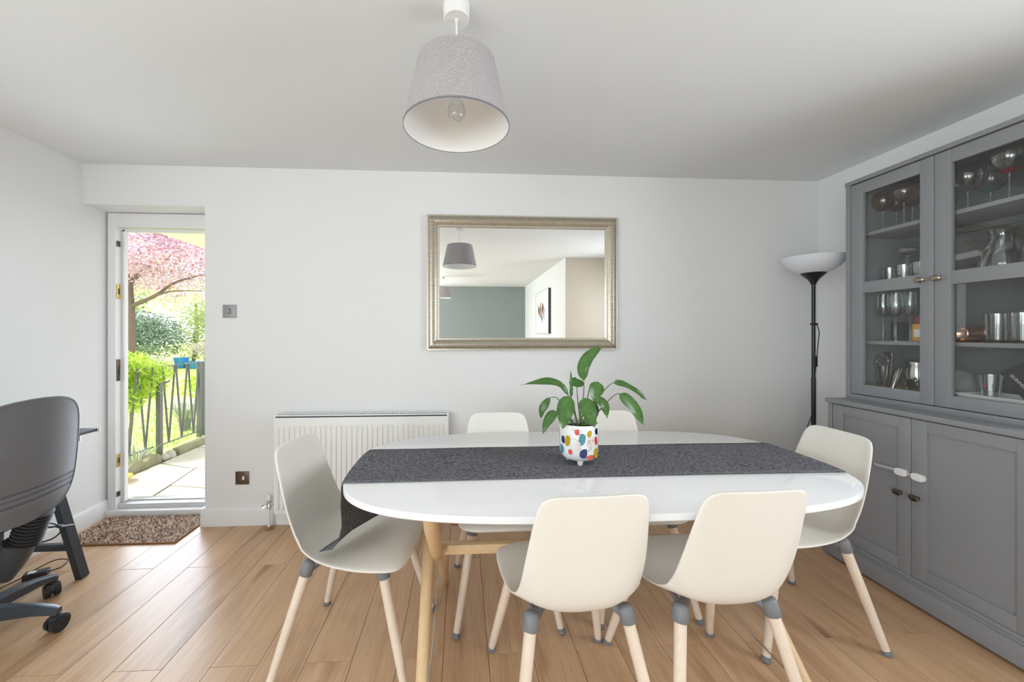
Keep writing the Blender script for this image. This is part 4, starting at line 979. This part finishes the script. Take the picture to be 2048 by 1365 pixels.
# scalloped edging and kerb
def scallop(y0):
    L = .42; poly = [(0, -.05)]
    for i in range(25):
        poly.append((L*i/24, .055+.05*abs(math.sin(PI*2*i/24))))
    poly.append((L, -.05))
    return MB().prism(poly, -.025, .025, 'x')
for k, y in enumerate((3.36, 3.80)):
    o = scallop(y).build('scalloped_edging', M['kerb'], None, 30, (-3.105, y, GZ), fix=True)
    tag(o, ['mossy scalloped concrete edging block nearest the doorway', 'mossy scalloped concrete edging block below the iron post'][k], 'edging', 'scalloped edging blocks')
tag(MB().box(-.04, .04, -.42, .42, -.02, .07, .012).build('kerb_stone', M['kerb'], None, 30, (-3.10, 4.86, GZ)), 'pale kerb stone along the path under the gate', 'kerb')
for k, (x, y, r) in enumerate([(-3.09, 4.27, .04), (-3.07, 4.34, .035), (-3.11, 4.37, .045)]):
    mb = MB().sphere((0, 0, r*.6), (r, r*1.2, r), 10, 7); mb.v = [(a*(1+.12*math.sin(b*60)), b, max(-.01, c)) for a, b, c in mb.v]
    tag(mb.build('pebble', M['pebble'], None, 80, (x, y, GZ)), ['round pale pebble nearest the scalloped edging', 'small pale pebble in the middle of three by the path', 'largest pale pebble beside the kerb stone'][k], 'stone', 'pebbles by the path')
yb_ = tag(MB().lathe([(0, .002), (.05, .002), (.085, .05), (.09, .055), (.082, .05), (.045, .008), (0, .006)], 24).build('yellow_bowl', M['yplastic'], None, 50, (-3.0, 3.62, GZ+.005)), 'yellow plastic bowl on the patio beside the edging', 'bowl')
# railing and gate
RX = -3.23
def rail(name, label, cat, y0, y1, z0a, zt, posts, first):
    t = thing(name, label, cat, (RX, y0, 0))
    L = y1-y0
    MB().box(-.012, .012, 0, L, zt-.008, zt, .001).build('top_rail', M['iron'], t); MB().box(-.008, .008, 0, L, z0a, z0a+.012, .001).build('bottom_rail', M['iron'], t)
    n = int(round(L/.205)); 
    for i in range(n):
        yb = (i+.5)*L/n
        for s in (-1, 1):
            MB().tube([(0, yb, z0a+.01), (0, yb+s*.092, zt-.006)], .0125, 4).build('bar', M['iron'], t, 0)
    for p in posts: MB().box(-.02, .02, p-.02, p+.02, GZ, zt+.0, .002).build('post', M['iron'], t)
    return t
rail('garden_railing', 'grey iron railing of zigzag bars left of the gate', 'railing', 3.30, 4.30, .06, .905, [.03], 0)
g = rail('garden_gate', 'grey iron garden gate of zigzag bars beyond the doorway', 'gate', 4.42, 5.02, .05, .905, [.60], 0)
MB().tube([(.02, -.07, .71), (.04, -.01, .725), (.02, .08, .735)], .011, 8).build('latch', M['iron'], g)
rail('garden_railing', 'grey iron railing beyond the gate, right in the doorway view', 'railing', 5.075, 6.30, .05, .905, [.02, 1.21], 0)
tag(MB().box(-.022, .022, -.022, .022, GZ, .735, .002).build('gate_post', M['iron'], None, 30, (RX+.03, 4.345, 0)), 'square iron gate post with the latch', 'post')

# porch roof over the path
pf = MB().box(-3.13, -1.0, 2.95, 8.0, 2.30, 2.36); struct('trim_1', pf, M['soffit'])
struct('trim_shading_eave', MB().box(-3.13, -2.62, -4.0, 2.95, 2.36, 2.42), M['soffit'])  # unseen eave added to keep direct sun out of the left window

def foliage(name, blobs, n, size, m, parent, seed, flat=.5, kind='stuff', droop=0):
    g_ = np.random.default_rng(seed); B = np.array(blobs, float); vol = B[:, 3]*B[:, 4]*B[:, 5]; idx = g_.choice(len(B), n, p=vol/vol.sum())
    d = g_.normal(size=(n, 3)); d /= np.linalg.norm(d, axis=1)[:, None]; r = g_.random(n)**(.45)
    p = B[idx, :3]+d*r[:, None]*B[idx, 3:6]
    t = g_.normal(size=(n, 3)); t[:, 2] = t[:, 2]*.5-droop; t /= np.linalg.norm(t, axis=1)[:, None]
    u = np.cross(t, g_.normal(size=(n, 3))); u /= np.linalg.norm(u, axis=1)[:, None]
    L = size*(.6+.8*g_.random(n))[:, None]; W = L*flat
    V = np.stack([p-t*L*.5, p+u*W*.5, p+t*L*.5, p-u*W*.5], 1).reshape(-1, 3)
    me = bpy.data.meshes.new(name); me.vertices.add(4*n); me.vertices.foreach_set('co', V.ravel()); me.loops.add(4*n); me.loops.foreach_set('vertex_index', np.arange(4*n)); me.polygons.add(n)
    me.polygons.foreach_set('loop_start', np.arange(0, 4*n, 4)); me.update(calc_edges=True)
    at = me.attributes.new('tone', 'FLOAT', 'FACE'); at.data.foreach_set('value', g_.random(n)); me.materials.append(m)
    o = bpy.data.objects.new(name, me); C.objects.link(o)
    if parent: o.parent = parent
    if kind: o['kind'] = kind
    return o
def tree(label, x, y, blobs, n, size, m, trunk_h, trunk_r, seed, branches=(), extra=None, flat=.5, cat='tree', name='tree', droop=0):
    t = thing(name, label, cat, (x, y, lawn_z(x, y)))
    if trunk_h: MB().tube(catmull([(0, 0, -.05), (.05, .03, trunk_h*.5), (.0, .06, trunk_h)], 8), [trunk_r*(1-.5*i/8) for i in range(9)], 10).build('trunk', M['bark'], t)
    for b in branches: MB().tube(catmull(b[0], 10), [b[1]*(1-.8*i/10) for i in range(11)], 7).build('branch', M['bark'], t)
    foliage('foliage', blobs, n, size, m, t, seed, flat, droop=droop)
    if extra: foliage('foliage', blobs, extra[1], size, extra[0], t, seed+50, flat)
    return t
R6 = random.Random(11)
cl = [(R6.uniform(-1.3, 2.4), R6.uniform(-1.2, 1.6), R6.uniform(2.25, 5.2), R6.uniform(.4, .8), R6.uniform(.4, .8), R6.uniform(.3, .55)) for _ in range(80)]
tree('purple leaved tree with spreading crown filling the top of the doorway', -8.45, 10.4, cl, 36000, .072, M['plum'], 2.4, .16, 1,
     [([(0, .05, 1.7), (.7, .0, 2.0), (1.2, .0, 2.35), (2.0, .1, 2.6)], .06), ([(0, .06, 2.2), (-.3, .3, 2.9), (-.7, .3, 3.8)], .07), ([(0, .06, 2.3), (.4, .4, 3.1), (.9, .5, 4.2)], .07), ([(.7, 0, 2.0), (1.3, -.2, 2.1), (2.2, -.2, 2.1)], .03)], (M['plum2'], 5000))
tree('lime green cut-leaved shrub spilling over the railing by the door', -3.40, 4.15, [(0, .0, .95, .24, .26, .16), (.06, .1, .76, .2, .26, .2), (.05, .3, .86, .2, .22, .14), (-.05, -.2, .95, .25, .25, .2), (.1,-.1,.62,.14,.2,.14)], 3600, .085, M['maple'], .8, .02, 3, flat=.17, cat='shrub', name='shrub', droop=.8)
tree('dark blue-green shrub behind the lawn left in the doorway', -9.6, 12.0, [(0, 0, .8, .7, .6, .8), (.8, .1, .9, .5, .6, .7), (.3, 0, 1.15, .6, .5, .5)], 7500, .072, M['dark'], 1.0, .06, 4, cat='shrub', name='shrub')
tree('pale green shrub behind the lawn at the right of the doorway', -8.3, 12.6, [(0, 0, .8, .6, .5, .8), (.6, .2, 1.0, .6, .5, .9), (.1, .3, 1.6, .7, .5, .5), (.9, 0, 1.5, .6, .5, .8)], 7000, .065, M['mid'], 1.0, .05, 5, cat='shrub', name='shrub')
tree('yellow-green bushy tree far behind the pale shrub', -9.8, 15.0, [(0, 0, 2.2, 1.2, .7, 1.0), (1.8, .2, 2.6, 1.2, .8, 1.4), (-1.4, 0, 2.4, 1.1, .7, .9), (2.8, 0, 4.2, .8, .7, 1.8), (.8, 0, 1.2, 1.2, .7, .8)], 9000, .09, M['yel'], 2.0, .09, 6)
tree('tall dark evergreen at the far left behind the purple tree', -14.2, 16.8, [(0, 0, 1.6, 1.0, .8, 1.6), (.6, .2, 2.6, .9, .7, 1.0), (-.8, 0, 1.2, .9, .8, 1.2)], 2200, .18, M['dark'], 1.5, .09, 8)
tree('white flowering shrub above the blue pots', -7.75, 12.2, [(0, 0, .55, .35, .25, .22), (.4, 0, .5, .3, .25, .2)], 1400, .06, M['white'], .3, .02, 9, cat='shrub', name='shrub')
def blades(name, label, cat, x, y, n, h, spread, m, seed, z=None, lean=.5, wd=.012):
    g_ = random.Random(seed); mb = MB(); tone = []
    for i in range(n):
        a = g_.uniform(0, 2*PI); r = spread*math.sqrt(g_.random())*.5; hh = h*g_.uniform(.55, 1); le = lean*hh*g_.uniform(.2, 1)
        px_, py_ = r*math.cos(a), r*math.sin(a); s = (-math.sin(a)*wd*.5, math.cos(a)*wd*.5)
        q1 = (px_+le*.4*math.cos(a), py_+le*.4*math.sin(a), hh*.65); q2 = (px_+le*math.cos(a), py_+le*math.sin(a), hh*(1 if lean < .6 else .85))
        mb.add([(px_-s[0], py_-s[1], 0), (px_+s[0], py_+s[1], 0), (q1[0]+s[0], q1[1]+s[1], q1[2]), (q1[0]-s[0], q1[1]-s[1], q1[2]), q2], [(0, 1, 2, 3), (3, 2, 4)]); tone += [g_.random()]*2
    o = mb.build(name, m, None, 0, (x, y, lawn_z(x, y) if z is None else z)); at = o.data.attributes.new('tone', 'FLOAT', 'FACE'); at.data.foreach_set('value', tone)
    return tag(o, label, cat)
k = 0
for x, y, lb in [(-9.2, 11.4, 'clump of upright grey-green leaves before the dark shrub, leftmost'), (-8.8, 11.45, 'clump of upright grey-green leaves at the middle of the border'), (-8.42, 11.5, 'clump of upright grey-green leaves next to the blue pots')]:
    tag(blades('iris_clump', lb, 'plant', x, y, 70, .42, .5, M['silver'], 30+k, lean=.25, wd=.03), group='upright border plants'); k += 1
blades('lavender_clump', 'low grey-green clump at the foot of the railing nearest the door', 'plant', -3.30, 3.75, 170, .20, .32, M['silver'], 40, z=GZ+.02, lean=.9, wd=.008)
blades('lavender_clump', 'low grey-green clump at the foot of the gate post', 'plant', -3.27, 4.12, 120, .22, .24, M['silver'], 41, z=GZ+.02, lean=.9, wd=.008)
pl_ = thing('potted_grass', 'dark pot of arching pale grass beyond the gate', 'potted plant', (-3.62, 5.35, lawn_z(-3.62, 5.35)))
MB().lathe([(0, 0), (.055, 0), (.075, .15), (.08, .16), (.07, .16), (.068, .14), (0, .14)], 20).build('pot', M['potdark'], pl_)
gsl = blades('grass', None, None, 0, 0, 240, .34, .13, M['silver'], 44, z=.14, lean=1.7, wd=.012); gsl.parent = pl_; gsl['kind'] = 'stuff'
tree('small lime shrub on the lawn behind the gate', -4.5, 6.95, [(0, 0, .3, .22, .22, .25), (.1, .2, .42, .2, .2, .18)], 420, .08, M['maple'], .3, .012, 12, cat='shrub', name='shrub')
for k, (x, y, r, h, lb) in enumerate([(-8.15, 11.9, .19, .30, 'tall blue glazed pot at the back of the lawn, left of two'), (-7.72, 11.85, .27, .19, 'wide low blue glazed pot at the back of the lawn, right of two')]):
    tag(MB().lathe([(0, 0), (r*.7, 0), (r, h*.9), (r*1.05, h), (r*.92, h), (r*.85, h*.8), (0, h*.8)], 24).build('garden_pot', M['blue'], None, 40, (x, y, lawn_z(x, y))), lb, 'pot', 'blue glazed pots')
# grass tufts over the near lawn
g_ = np.random.default_rng(2); n = 9000
GX = -3.3-3.5*g_.random(n)**1.3; GY = 3.2+6*g_.random(n); mb = MB(); V = []; 
gv = np.empty((n, 3, 3)); a = g_.random(n)*6.283; hh = .03+.035*g_.random(n)
gz = np.array([lawn_z(x, y) for x, y in zip(GX, GY)])
gv[:, 0] = np.stack([GX-.006*np.cos(a), GY-.006*np.sin(a), gz-.01], 1); gv[:, 1] = np.stack([GX+.006*np.cos(a), GY+.006*np.sin(a), gz-.01], 1); gv[:, 2] = np.stack([GX+.02*np.sin(a), GY+.02*np.cos(a), gz+hh], 1)
me = bpy.data.meshes.new('grass_tufts'); me.from_pydata(gv.reshape(-1, 3).tolist(), [], [(3*i, 3*i+1, 3*i+2) for i in range(n)]); me.materials.append(M['grass'])
at = me.attributes.new('tone', 'FLOAT', 'FACE'); at.data.foreach_set('value', g_.random(n))
o = bpy.data.objects.new('grass_tufts', me); C.objects.link(o); tag(o, 'bright green grass blades of the lawn beyond the railing', 'grass', kind='stuff')
# hedge beyond the left window (seen only as a reflection)
tree('clipped green hedge outside the left window', -8.5, .5, [(0, i*1.0-3.5, .9, .6, .7, .9) for i in range(9)], 3500, .16, M['mid'], .5, .05, 15, cat='hedge', name='hedge')
